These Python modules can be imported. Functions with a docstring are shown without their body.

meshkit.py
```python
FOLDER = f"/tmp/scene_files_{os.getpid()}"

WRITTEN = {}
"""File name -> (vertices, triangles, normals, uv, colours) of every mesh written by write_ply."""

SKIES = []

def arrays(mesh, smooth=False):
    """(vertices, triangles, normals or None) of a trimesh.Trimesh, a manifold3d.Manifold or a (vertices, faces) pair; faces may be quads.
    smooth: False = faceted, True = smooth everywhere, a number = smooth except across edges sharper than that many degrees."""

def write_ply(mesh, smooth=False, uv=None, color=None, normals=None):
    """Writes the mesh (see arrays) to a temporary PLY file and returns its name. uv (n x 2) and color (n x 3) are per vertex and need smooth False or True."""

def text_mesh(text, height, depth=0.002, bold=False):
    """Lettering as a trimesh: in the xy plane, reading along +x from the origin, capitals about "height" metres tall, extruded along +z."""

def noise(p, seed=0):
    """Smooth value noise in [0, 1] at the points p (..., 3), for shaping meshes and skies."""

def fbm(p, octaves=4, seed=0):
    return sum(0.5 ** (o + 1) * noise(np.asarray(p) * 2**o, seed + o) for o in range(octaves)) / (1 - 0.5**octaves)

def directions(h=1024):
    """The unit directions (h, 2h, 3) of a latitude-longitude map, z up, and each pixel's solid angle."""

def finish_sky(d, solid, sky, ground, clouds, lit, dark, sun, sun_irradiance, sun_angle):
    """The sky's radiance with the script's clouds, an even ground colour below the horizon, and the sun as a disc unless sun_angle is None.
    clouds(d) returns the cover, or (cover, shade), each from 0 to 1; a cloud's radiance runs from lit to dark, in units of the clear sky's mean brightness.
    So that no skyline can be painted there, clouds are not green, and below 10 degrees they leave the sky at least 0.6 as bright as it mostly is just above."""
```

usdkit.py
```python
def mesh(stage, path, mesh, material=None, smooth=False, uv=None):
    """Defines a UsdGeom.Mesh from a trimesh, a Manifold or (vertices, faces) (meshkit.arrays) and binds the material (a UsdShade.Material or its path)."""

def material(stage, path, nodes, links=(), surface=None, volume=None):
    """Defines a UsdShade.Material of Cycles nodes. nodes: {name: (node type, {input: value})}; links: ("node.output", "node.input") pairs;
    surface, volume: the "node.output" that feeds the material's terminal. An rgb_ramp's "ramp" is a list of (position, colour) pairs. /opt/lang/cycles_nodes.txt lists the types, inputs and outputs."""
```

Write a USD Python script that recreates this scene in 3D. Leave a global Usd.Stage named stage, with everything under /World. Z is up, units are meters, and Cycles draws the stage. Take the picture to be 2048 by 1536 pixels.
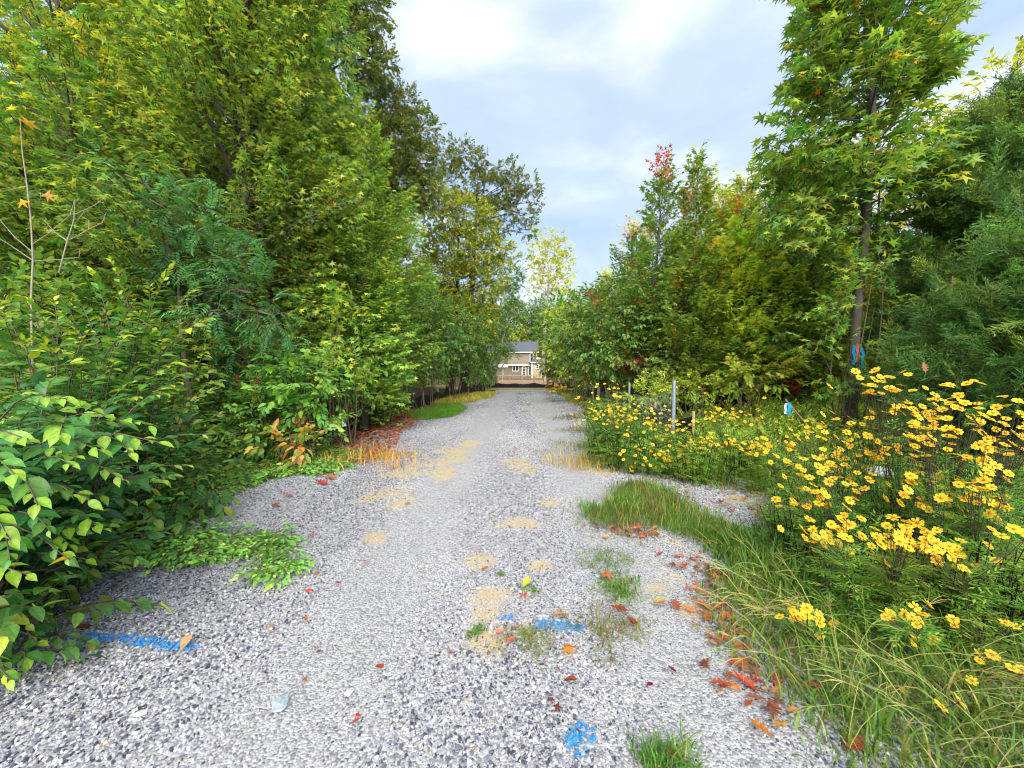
import math
import numpy as np
import trimesh
import usdkit
import meshkit
from pxr import Gf, Sdf, Usd, UsdGeom, UsdLux, UsdShade, Vt
from scipy.spatial.transform import Rotation

stage = Usd.Stage.CreateInMemory()
UsdGeom.SetStageUpAxis(stage, "Z")
UsdGeom.SetStageMetersPerUnit(stage, 1.0)
UsdGeom.Xform.Define(stage, "/World")
stage.SetDefaultPrim(stage.GetPrimAtPath("/World"))

# ---------------------------------------------------------------- camera, sky, sun, exposure
FOCAL = 770.0                      # in pixels of the 2048-wide photograph
PITCH = math.atan(30 / FOCAL)      # looking slightly down
EYE = np.array([0.0, 0.0, 1.5])
EXPOSURE = 2.5
SUN_ELEVATION, SUN_ROTATION = math.radians(36), math.radians(178)
SUN_INTENSITY, SUN_ANGLE = 0.36, 70.0
SKY_STRENGTH = 0.05

camera = UsdGeom.Camera.Define(stage, "/World/camera")
camera.CreateHorizontalApertureAttr(36.0)
camera.CreateVerticalApertureAttr(27.0)
camera.CreateFocalLengthAttr(36.0 * FOCAL / 2048)
camera.CreateClippingRangeAttr((0.05, 5000.0))
camera.AddTranslateOp().Set(Gf.Vec3d(*EYE))
camera.AddRotateXOp().Set(90 - math.degrees(PITCH))
camera.CreateExposureAttr(EXPOSURE)

sky = UsdLux.DomeLight.Define(stage, "/World/sky")
sky_mat = usdkit.material(stage, "/World/Looks/sky_air", {
    "sky": ("sky_texture", {"sky_type": "single_scattering", "sun_disc": False, "sun_elevation": SUN_ELEVATION, "sun_rotation": SUN_ROTATION, "air_density": 1.0, "aerosol_density": 0.6, "ozone_density": 1.6}),
    "tc": ("texture_coordinate", {}),
    "map": ("mapping", {"mapping_type": "point", "scale": (1.0, 1.0, 2.4), "location": (1.3, 0.7, 0.4), "rotation": (0.0, 0.55, 0.16)}),
    "n1": ("noise_texture", {"scale": 1.5, "detail": 9.0, "roughness": 0.52, "distortion": 0.5}),
    "r1": ("rgb_ramp", {"ramp": [(0.30, (0.8, 0.8, 0.8)), (0.5, (0.9, 0.9, 0.9)), (0.66, (1, 1, 1))]}),
    "n2": ("noise_texture", {"scale": 1.7, "detail": 6.0, "roughness": 0.48, "distortion": 0.5}),
    "r2": ("rgb_ramp", {"ramp": [(0.38, (1.95, 2.6, 4.2)), (0.53, (2.6, 3.12, 4.3)), (0.66, (4.1, 4.3, 4.6))]}),
    "mix": ("mix_color", {"blend_type": "mix"}),
    "bg": ("background_shader", {"strength": SKY_STRENGTH}),
}, [("tc.generated", "map.vector"), ("map.vector", "n1.vector"), ("n1.fac", "r1.fac"), ("map.vector", "n2.vector"), ("n2.fac", "r2.fac"),
    ("r1.color", "mix.fac"), ("sky.color", "mix.a"), ("r2.color", "mix.b"), ("mix.result", "bg.color")], surface="bg.background")
UsdShade.MaterialBindingAPI.Apply(sky.GetPrim()).Bind(sky_mat)
for k, v in (("label", "pale blue sky with thin white streaky cloud over the lane"), ("category", "sky"), ("kind", "structure")):
    sky.GetPrim().SetCustomDataByKey(k, v)

sun = UsdLux.DistantLight.Define(stage, "/World/sun")
sun.CreateIntensityAttr(SUN_INTENSITY)
sun.CreateAngleAttr(SUN_ANGLE)
sun.CreateNormalizeAttr(True)
sun.CreateColorAttr(Gf.Vec3f(1.0, 0.95, 0.86))
_d = np.array([math.sin(SUN_ROTATION) * math.cos(SUN_ELEVATION), math.cos(SUN_ROTATION) * math.cos(SUN_ELEVATION), math.sin(SUN_ELEVATION)])
sun.AddRotateXYZOp().Set(Gf.Vec3f(90 - math.degrees(SUN_ELEVATION), 0.0, 180 - math.degrees(SUN_ROTATION)))


# ---------------------------------------------------------------- helpers: names, things, meshes
_used = {}


def numbered(parent, name):
    k = (parent, name)
    n = _used.get(k, -1) + 1
    _used[k] = n
    return f"{parent}/{name}" if n == 0 else f"{parent}/{name}_{n:03d}"


def tag(prim, label=None, cat=None, group=None, kind=None):
    p = prim.GetPrim() if hasattr(prim, "GetPrim") else prim
    for k, v in (("label", label), ("category", cat), ("group", group), ("kind", kind)):
        if v:
            p.SetCustomDataByKey(k, v)
    return p


def thing(name, label, cat, loc=(0, 0, 0), rotz=0.0, group=None, kind=None, scale=None):
    x = UsdGeom.Xform.Define(stage, numbered("/World", name))
    x.AddTranslateOp().Set(Gf.Vec3d(*map(float, loc)))
    if rotz:
        x.AddRotateZOp().Set(math.degrees(rotz))
    if scale is not None:
        x.AddScaleOp().Set(Gf.Vec3f(scale, scale, scale))
    tag(x, label, cat, group, kind)
    return x.GetPrim()


def path_of(parent):
    return "/World" if parent is None else str(parent.GetPath())


def obj(name, mesh, mat, parent=None, col=None, smooth=False, kind=None, label=None, primvars=None):
    """ONE mesh prim. col: per-vertex colours for the 'col' attribute (needs unsplit vertices)."""
    m = usdkit.mesh(stage, numbered(path_of(parent), name), mesh, MATS[mat] if isinstance(mat, str) else mat, smooth=smooth)
    api = UsdGeom.PrimvarsAPI(m)
    if col is not None:
        api.CreatePrimvar("col", Sdf.ValueTypeNames.Color3fArray, "vertex").Set(Vt.Vec3fArray.FromNumpy(np.asarray(col, np.float32)))
    for k, v in (primvars or {}).items():
        api.CreatePrimvar(k, Sdf.ValueTypeNames.FloatArray, "vertex").Set(Vt.FloatArray.FromNumpy(np.asarray(v, np.float32)))
    if kind or label:
        tag(m, label, None, None, kind)
    return m.GetPrim()


def scatter(name, protos, pos, mats3, scale, idx, parent=None, kind="stuff"):
    """A PointInstancer. protos: list of dict(V, F, C, mat, smooth). mats3: (n,3,3) rotation matrices."""
    pos = np.asarray(pos, float)
    pi = UsdGeom.PointInstancer.Define(stage, numbered(path_of(parent), name))
    base = str(pi.GetPath())
    for i, p in enumerate(protos):
        m = usdkit.mesh(stage, f"{base}/piece_{i:03d}", (p["V"], p["F"]), MATS[p["mat"]], smooth=p.get("smooth", False))
        if p.get("C") is not None:
            UsdGeom.PrimvarsAPI(m).CreatePrimvar("col", Sdf.ValueTypeNames.Color3fArray, "vertex").Set(Vt.Vec3fArray.FromNumpy(np.asarray(p["C"], np.float32)))
        pi.GetPrototypesRel().AddTarget(m.GetPath())
    q = Rotation.from_matrix(mats3).as_quat()
    pi.CreatePositionsAttr(Vt.Vec3fArray.FromNumpy(pos.astype(np.float32)))
    pi.CreateOrientationsAttr(Vt.QuathArray([Gf.Quath(float(w), float(x), float(y), float(z)) for x, y, z, w in q]))
    s = np.asarray(scale, np.float32)
    if s.ndim == 1:
        s = np.repeat(s[:, None], 3, 1)
    pi.CreateScalesAttr(Vt.Vec3fArray.FromNumpy(np.ascontiguousarray(s)))
    pi.CreateProtoIndicesAttr(Vt.IntArray.FromNumpy(np.asarray(idx, np.int32)))
    tag(pi, kind=kind)
    return pi.GetPrim()


# ---------------------------------------------------------------- helpers: geometry
def unit(v):
    v = np.asarray(v, float)
    return v / np.maximum(np.linalg.norm(v, axis=-1, keepdims=True), 1e-9)


def frames(x, up=(0, 0, 1)):
    """Rotation matrices whose local x runs along x and whose local z stays near up."""
    x = unit(x)
    up = np.broadcast_to(np.asarray(up, float), x.shape)
    y = np.cross(up, x)
    bad = np.linalg.norm(y, axis=-1) < 1e-4
    y = np.where(bad[..., None], np.array([0, 1.0, 0]), y)
    y = unit(y)
    return np.stack([x, y, np.cross(x, y)], -1)


def tube(points, radii, sides=6, cap=True):
    P = np.asarray(points, float)
    n = len(P)
    r = np.broadcast_to(np.asarray(radii, float), (n,))
    t = unit(np.gradient(P, axis=0))
    ref = np.array([0, 0, 1.0]) if abs(t[0, 2]) < 0.8 else np.array([1.0, 0, 0])
    u = np.zeros_like(P)
    for i in range(n):
        ref = ref - t[i] * np.dot(ref, t[i])
        ref = ref / max(np.linalg.norm(ref), 1e-9)
        u[i] = ref
    w = np.cross(t, u)
    a = np.linspace(0, 2 * np.pi, sides, endpoint=False)
    V = P[:, None] + r[:, None, None] * (np.cos(a)[None, :, None] * u[:, None] + np.sin(a)[None, :, None] * w[:, None])
    V = V.reshape(-1, 3)
    i, j = np.meshgrid(np.arange(n - 1), np.arange(sides), indexing="ij")
    a0, a1 = i * sides + j, i * sides + (j + 1) % sides
    F = np.vstack([np.stack([a0, a1, a1 + sides], -1).reshape(-1, 3), np.stack([a0, a1 + sides, a0 + sides], -1).reshape(-1, 3)])
    if cap:
        V = np.vstack([V, P[:1], P[-1:]])
        k = np.arange(sides)
        F = np.vstack([F, np.stack([np.full(sides, n * sides), (k + 1) % sides, k], -1), np.stack([np.full(sides, n * sides + 1), (n - 1) * sides + k, (n - 1) * sides + (k + 1) % sides], -1)])
    return V, F


class MB:
    """Collects pieces that make one mesh."""

    def __init__(self):
        self.V, self.F, self.C, self.n = [], [], [], 0

    def add(self, V, F, C=None):
        V = np.asarray(V, float)
        self.V.append(V)
        self.F.append(np.asarray(F, int) + self.n)
        self.C.append(np.broadcast_to(np.asarray(C if C is not None else (1, 1, 1), float), (len(V), 3)))
        self.n += len(V)
        return self

    def box(self, x0, x1, y0, y1, z0, z1, C=None):
        b = trimesh.creation.box((x1 - x0, y1 - y0, z1 - z0))
        return self.add(b.vertices + [(x0 + x1) / 2, (y0 + y1) / 2, (z0 + z1) / 2], b.faces, C)

    def tube(self, pts, r, sides=6, C=None):
        return self.add(*tube(pts, r, sides), C)

    @property
    def mesh(self):
        return np.vstack(self.V), np.vstack(self.F)

    @property
    def col(self):
        return np.vstack(self.C)


def curve(p0, p1, bend=(0, 0, 0), n=7):
    t = np.linspace(0, 1, n)[:, None]
    return np.asarray(p0) * (1 - t) + np.asarray(p1) * t + 4 * t * (1 - t) * np.asarray(bend)


def rng_of(seed):
    return np.random.default_rng(seed)


# ---------------------------------------------------------------- from the photograph's pixels to places
_cp, _sp = math.cos(PITCH), math.sin(PITCH)


def ray(px, py):
    return np.array([(px - 1024) / FOCAL, _cp + (768 - py) / FOCAL * _sp, -_sp + (768 - py) / FOCAL * _cp])


def at(px, py, depth):
    r = ray(px, py)
    return EYE + r * (depth / r[1])


def smoothstep(a, b, x):
    t = np.clip((np.asarray(x, float) - a) / (b - a), 0, 1)
    return t * t * (3 - 2 * t)


def height(x, y):
    x, y = np.asarray(x, float), np.asarray(y, float)
    z = 0.55 * smoothstep(3.3, 6.4, x) * smoothstep(-2, 3, y) * (1 - smoothstep(16, 30, y))
    z = z + 0.22 * smoothstep(3.6, 6.0, -x)
    z = z - 0.4 * smoothstep(28, 42, y)
    return z


def on_ground(px, py):
    r = ray(px, py)
    t = 1.0
    for _ in range(60):
        p = EYE + r * t
        t += (height(p[0], p[1]) - p[2]) / r[2] * 0.7
    p = EYE + r * t
    return np.array([p[0], p[1], float(height(p[0], p[1]))])


def project(P):
    d = np.asarray(P, float) - EYE
    f = d[..., 1] * _cp - d[..., 2] * _sp
    u = d[..., 1] * _sp + d[..., 2] * _cp
    f = np.where(np.abs(f) < 1e-6, 1e-6, f)
    return 1024 + FOCAL * d[..., 0] / f, 768 - FOCAL * u / f, f


def srgb(r, g, b):
    c = np.array([r, g, b]) / 255.0
    return np.where(c <= 0.04045, c / 12.92, ((c + 0.055) / 1.055) ** 2.4)


# ---------------------------------------------------------------- materials
MATS = {}


def leaf_material(name, rough=0.45, trans=0.34, spec=0.4, hue=0.03, val=0.5):
    MATS[name] = usdkit.material(stage, f"/World/Looks/{name}", {
        "a": ("attribute", {"attribute": "col"}),
        "o": ("object_info", {}),
        "geo": ("geometry", {}),
        "mh": ("map_range", {"from_min": 0.0, "from_max": 1.0, "to_min": 0.5 - hue, "to_max": 0.5 + hue}),
        "wn": ("white_noise_texture", {"dimensions": "1D"}),
        "mv": ("map_range", {"from_min": 0.0, "from_max": 1.0, "to_min": 1 - val / 2, "to_max": 1 + val / 2}),
        "h": ("hsv", {"saturation": 1.0}),
        "n": ("noise_texture", {"scale": 60.0, "detail": 2.0}),
        "nr": ("map_range", {"from_min": 0.3, "from_max": 0.7, "to_min": 0.8, "to_max": 1.15}),
        "mul": ("mix_color", {"blend_type": "multiply", "fac": 1.0}),
        "t": ("mix_color", {"blend_type": "multiply", "fac": 1.0, "b": (1.45, 1.4, 0.7)}),
        "p": ("principled_bsdf", {"roughness": rough, "specular_ior_level": spec}),
        "tl": ("translucent_bsdf", {}),
        "m": ("mix_closure", {"fac": trans}),
    }, [("a.color", "h.color"), ("o.random", "mh.value"), ("o.random", "wn.w"), ("wn.value", "mv.value"), ("mh.result", "h.hue"), ("mv.result", "h.value"),
        ("geo.position", "n.vector"), ("n.fac", "nr.value"), ("h.color", "mul.a"), ("nr.result", "mul.b"),
        ("mul.result", "p.base_color"), ("mul.result", "t.a"), ("t.result", "tl.color"), ("p.BSDF", "m.closure1"), ("tl.BSDF", "m.closure2")], surface="m.closure")


def simple(name, color, rough=0.7, metallic=0.0, noise=0.0, scale=20.0, bump=0.0, spec=0.4, stretch=None):
    c = np.asarray(color, float)
    nodes = {"p": ("principled_bsdf", {"roughness": rough, "metallic": metallic, "specular_ior_level": spec, "base_color": tuple(c)})}
    links = []
    if noise or bump:
        nodes |= {"tc": ("texture_coordinate", {}), "map": ("mapping", {"mapping_type": "point", "scale": stretch or (1, 1, 1)}),
                  "n": ("noise_texture", {"scale": scale, "detail": 5.0, "roughness": 0.6}),
                  "r": ("rgb_ramp", {"ramp": [(0.25, tuple(c * (1 - noise))), (0.75, tuple(np.minimum(c * (1 + noise), 0.95)))]})}
        links += [("tc.object", "map.vector"), ("map.vector", "n.vector"), ("n.fac", "r.fac"), ("r.color", "p.base_color")]
        if bump:
            nodes["b"] = ("bump", {"strength": 0.8, "distance": bump})
            links += [("n.fac", "b.height"), ("b.normal", "p.normal")]
    MATS[name] = usdkit.material(stage, f"/World/Looks/{name}", nodes, links, surface="p.BSDF")


leaf_material("leaf", 0.5, 0.45, 0.35)
leaf_material("waxy_leaf", 0.38, 0.3, 0.5, 0.012, 0.3)
leaf_material("dry_leaf", 0.7, 0.2, 0.2, 0.02, 0.4)
leaf_material("grass_blade", 0.5, 0.3, 0.3, 0.02, 0.5)
leaf_material("petal", 0.55, 0.35, 0.2, 0.008, 0.2)
leaf_material("stone", 0.8, 0.0, 0.25, 0.01, 0.45)
simple("bark_gray", (0.10, 0.088, 0.074), 0.9, noise=0.5, scale=9, bump=0.02, stretch=(1, 1, 0.25), spec=0.2)
simple("bark_dark", (0.045, 0.036, 0.03), 0.9, noise=0.5, scale=9, bump=0.02, stretch=(1, 1, 0.25), spec=0.2)
simple("bark_brown", (0.13, 0.09, 0.065), 0.9, noise=0.5, scale=12, bump=0.015, stretch=(1, 1, 0.3), spec=0.2)
simple("bark_pale", (0.36, 0.33, 0.27), 0.9, noise=0.4, scale=9, bump=0.01, stretch=(1, 1, 0.3), spec=0.2)
simple("twig_pale", (0.30, 0.25, 0.19), 0.85, noise=0.3, scale=30)
simple("stem_dark", (0.06, 0.045, 0.03), 0.7)
simple("stem_green", (0.08, 0.11, 0.03), 0.7)
MATS["blue_paint"] = usdkit.material(stage, "/World/Looks/blue_paint", {
    "g": ("geometry", {}), "n": ("noise_texture", {"scale": 55.0, "detail": 4.0, "roughness": 0.6}), "n2": ("noise_texture", {"scale": 210.0, "detail": 2.0}),
    "s": ("math", {"math_type": "multiply_add", "value2": 0.45}), "r": ("rgb_ramp", {"ramp": [(0.55, (0.20, 0.24, 0.30)), (0.66, (0.05, 0.22, 0.46)), (0.85, (0.015, 0.17, 0.52))]}),
    "p": ("principled_bsdf", {"roughness": 0.75, "specular_ior_level": 0.2})},
    [("g.position", "n.vector"), ("g.position", "n2.vector"), ("n2.fac", "s.value1"), ("n.fac", "s.value3"), ("s.value", "r.fac"), ("r.color", "p.base_color")], surface="p.BSDF")
simple("galvanised", (0.26, 0.30, 0.35), 0.5, metallic=0.5, noise=0.15, scale=25)
simple("black_fabric", (0.010, 0.010, 0.013), 0.62, noise=0.4, scale=40, bump=0.003, spec=0.35)
simple("stake_wood", (0.36, 0.26, 0.16), 0.8, noise=0.3, scale=25, stretch=(1, 1, 0.2))
simple("blue_ribbon", (0.01, 0.27, 0.55), 0.4, noise=0.15, scale=30)
simple("pink_ribbon", (0.75, 0.10, 0.14), 0.4, noise=0.15, scale=30)
simple("white_plastic", (0.72, 0.74, 0.74), 0.4, noise=0.08, scale=12)
simple("board_white", (0.70, 0.70, 0.66), 0.5, noise=0.05, scale=8)

# ---------------------------------------------------------------- leaf shapes: unit length along +x, face up +z
def leaf_star():
    tips = [(0, .66), (57, .62), (113, .50)]
    ang, rad = [], []
    for a, r in ((-180, .16), (-148, .20), (-113, .50), (-84, .20), (-57, .62), (-29, .23), (0, .66), (29, .23), (57, .62), (84, .20), (113, .50), (148, .20)):
        ang.append(math.radians(a)), rad.append(r)
    ang, rad = np.array(ang), np.array(rad)
    x, y = .36 + rad * np.cos(ang), rad * np.sin(ang)
    z = -0.32 * rad ** 2 + 0.05 * np.cos(3 * ang)
    V = np.vstack([[.36, 0, 0.02], np.stack([x, y, z], 1)])
    n = len(ang)
    F = np.array([[0, 1 + i, 1 + (i + 1) % n] for i in range(n)])
    return V, F


def leaf_ovate(width=.5, st=4, tip=1.6, droop=.25, fold=.16):
    s = np.linspace(0, 1, st + 1)
    w = width * .5 * np.sin(np.pi * s ** (1 / tip * 1.05)) ** .85 if tip != 1 else width * .5 * np.sin(np.pi * s)
    w[0] = w[-1] = 0
    mid = np.stack([s, 0 * s, -droop * s ** 2], 1)
    V, F = list(mid), []
    for sg in (1, -1):
        k = len(V)
        for i in range(1, st):
            V.append([s[i], sg * w[i], -droop * s[i] ** 2 + fold * w[i] * 1.6])
        e = [0] + list(range(k, k + st - 1)) + [st]
        for i in range(st):
            for tri in ((i, i + 1, e[i + 1]), (i, e[i + 1], e[i])):
                if len(set(tri)) == 3:
                    F.append(tri if sg > 0 else tri[::-1])
    return np.array(V, float), np.array(F)


def leaf_fine(width=.56, st=7, droop=.28):
    """A big leaf with a lighter midrib, veins pressed in and a pointed tip; returns also the midrib weights."""
    s = np.linspace(0, 1, st + 1)
    prof = np.array([0, .62, .93, 1, .86, .6, .28, 0]) * width * .5
    cols = (-1, -.55, 0, .55, 1)
    V, rib = [], []
    for i in range(st + 1):
        for c in cols:
            y = prof[i] * c
            V.append([s[i] - .05 * abs(c) * (i < 3), y, -droop * s[i] ** 1.8 + .22 * abs(y) + (.012 if (i + (abs(c) > .8)) % 2 else -.008) * (abs(c) > .2)])
            rib.append(1.0 if c == 0 else 0.0)
    F = []
    for i in range(st):
        for j in range(4):
            a = i * 5 + j
            F += [(a, a + 5, a + 6), (a, a + 6, a + 1)]
    return np.array(V), np.array(F), np.array(rib)


def leaf_oak():
    out = [(0, .03), (.12, .10), (.2, .05), (.3, .24), (.38, .09), (.52, .30), (.6, .10), (.74, .24), (.82, .08), (1, 0)]
    up = [(x, y) for x, y in out]
    lo = [(x, -y) for x, y in out[::-1] if y > 0]
    P = np.array(up + lo)
    V = np.vstack([np.c_[P, .12 * np.abs(P[:, 1]) * 2 - .1 * P[:, 0] ** 2]])
    m = np.array([[x, 0, -.1 * x * x] for x in (.1, .3, .5, .7, .9)])
    V = np.vstack([V, m])
    n, F = len(P), []
    for i in range(n):
        j = (i + 1) % n
        k = n + int(np.clip(round(((P[i, 0] + P[j, 0]) / 2 - .1) / .2), 0, 4))
        F.append((i, j, k))
    k = len(out)
    for i in range(4):
        F += [(n + i, n + i + 1, int(np.argmin(np.hypot(P[:k, 0] - (.2 + .2 * i), P[:k, 1] - .08)))), (n + i + 1, n + i, k + int(np.argmin(np.hypot(P[k:, 0] - (.2 + .2 * i), P[k:, 1] + .08))))]
    return V, np.array(F)


STAR, OVATE, SMALL, LANCE, OAK = leaf_star(), leaf_ovate(.55, 4, 1.4), leaf_ovate(.55, 2, 1.0, .15), leaf_ovate(.30, 3, 1.3, .2), leaf_oak()
SHAPES = {"star": STAR, "ovate": OVATE, "small": SMALL, "lance": LANCE, "oak": OAK}


LEAF_GAIN = 2.3


def pick(pal, rng, n, gain=None):
    """n colours from a palette of (weight, (r, g, b) as seen in sRGB 0-255, already the thing's own colour)."""
    w = np.array([p[0] for p in pal], float)
    k = rng.choice(len(pal), n, p=w / w.sum())
    c = np.array([srgb(*p[1]) for p in pal])[k]
    c = c * .95 + .05 * (c @ [.25, .65, .1])[:, None]
    return np.minimum(c * rng.uniform(.8, 1.25, (n, 1)) * (gain or LEAF_GAIN), .8)


def make_twig(rng, pal, shape="star", n=8, length=.36, size=.13, arch=.06, mode="alt", mat="leaf", petiole=.35, spread=1.0, droop=.25, tipcol=None, stem=True):
    """A leafy twig along +x with its own leaves; keeps the vertex range of each leaf."""
    LV, LF = SHAPES[shape]
    b, leaves = MB(), []
    t = np.linspace(0, 1, 4)
    sp = np.stack([t * length, .02 * np.sin(t * 5 + rng.uniform(0, 6)), arch * np.sin(t * 2.2) - .04 * t * t], 1)
    if stem:
        b.tube(sp, np.linspace(.006, .0025, 4) * (length / .36), 3, srgb(92, 74, 50))
    cols = pick(pal, rng, n)
    if tipcol is not None:
        f = np.linspace(0, 1, n)[:, None] ** 3
        cols = cols * (1 - f) + srgb(*tipcol) * f
    for i in range(n):
        s = (i + .6) / n
        p = np.array([np.interp(s, t, sp[:, k]) for k in range(3)])
        side = 1 if i % 2 else -1
        az = side * rng.uniform(.5, 1.25) * spread * (1 - .75 * s)
        d = np.array([math.cos(az), math.sin(az), rng.uniform(-.2, .35)])
        base = p + unit(d) * petiole * size * rng.uniform(.6, 1.2)
        ld = unit(d + np.array([0, 0, -droop * rng.uniform(.1, 2.6)]))
        up = np.array([rng.normal(.25, .4), rng.normal(0, .4), 1.0])
        R = frames(ld[None], up[None])[0]
        sz = size * rng.uniform(.7, 1.2) * (1 - .35 * s if tipcol is not None else 1)
        v0, f0 = b.n, sum(len(f) for f in b.F)
        b.add((LV * sz) @ R.T + base, LF, cols[i])
        leaves.append((v0, b.n, f0, f0 + len(LF)))
    V, F = b.mesh
    return {"V": V, "F": F, "C": b.col, "mat": mat, "leaves": leaves}


def make_frond(rng, pal, n=8, length=.32, size=.075, mat="leaf", shape="lance"):
    """A pinnate leaf: a rachis with leaflets in pairs."""
    LV, LF = SHAPES[shape]
    b, leaves = MB(), []
    t = np.linspace(0, 1, 5)
    sp = np.stack([t * length, .015 * np.sin(t * 4), .05 * np.sin(t * 2) - .12 * t * t], 1)
    b.tube(sp, np.linspace(.004, .002, 5), 3, srgb(96, 60, 40))
    c = pick(pal, rng, 1)[0]
    for i in range(n):
        for side in (1, -1):
            s = .15 + .85 * (i + .5) / n
            p = np.array([np.interp(s, t, sp[:, k]) for k in range(3)])
            az = side * rng.uniform(1.0, 1.3) * (1 - .3 * s)
            R = frames(np.array([[math.cos(az), math.sin(az), -.18]]), np.array([[rng.normal(0, .2), rng.normal(0, .2), 1.0]]))[0]
            v0, f0 = b.n, sum(len(f) for f in b.F)
            b.add((LV * size * rng.uniform(.8, 1.15)) @ R.T + p, LF, c * rng.uniform(.8, 1.2))
            leaves.append((v0, b.n, f0, f0 + len(LF)))
    V, F = b.mesh
    return {"V": V, "F": F, "C": b.col, "mat": mat, "leaves": leaves}


def finish_tree(t, base, trunk, trunk_mat, branches, inst, explode_n=0, leaf_mat="leaf"):
    """Meshes arrive in world coordinates; the thing stands at base."""
    base = np.asarray(base, float)
    obj("trunk", (trunk.mesh[0] - base, trunk.mesh[1]), trunk_mat, t, smooth=True)
    if branches.n:
        obj("branches", (branches.mesh[0] - base, branches.mesh[1]), trunk_mat, t, smooth=True)
    protos, pos, R, sc, idx = inst
    keep = np.ones(len(pos), bool)
    if explode_n:
        keep = explode_local(inst, t, base, explode_n, leaf_mat)
    scatter("crown", protos, (pos - base)[keep], R[keep], sc[keep], idx[keep], t)


def explode_local(inst, t, base, k, mat):
    protos, pos, R, sc, idx = inst
    px, py, f = project(pos)
    vis = (f > .3) & (px > -30) & (px < 2078) & (py > -30) & (py < 1560)
    order = np.argsort(np.where(vis, f, 1e9))
    keep, made, stems = np.ones(len(pos), bool), 0, MB()
    for i in order:
        if made >= k or not vis[i]:
            break
        p = protos[idx[i]]
        W = (p["V"] * sc[i]) @ R[i].T + pos[i] - base
        v, q = p["leaves"][0][0], p["leaves"][0][2]
        if q:
            stems.add(W[:v], p["F"][:q], p["C"][:v])
        for v0, v1, f0, f1 in p["leaves"]:
            if made < k:
                obj("leaf", (W[v0:v1], p["F"][f0:f1] - v0), mat, t, col=p["C"][v0:v1])
                made += 1
        keep[i] = False
    if stems.n:
        obj("twigs", stems.mesh, mat, t, col=stems.col, kind="stuff")
    return keep


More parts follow.
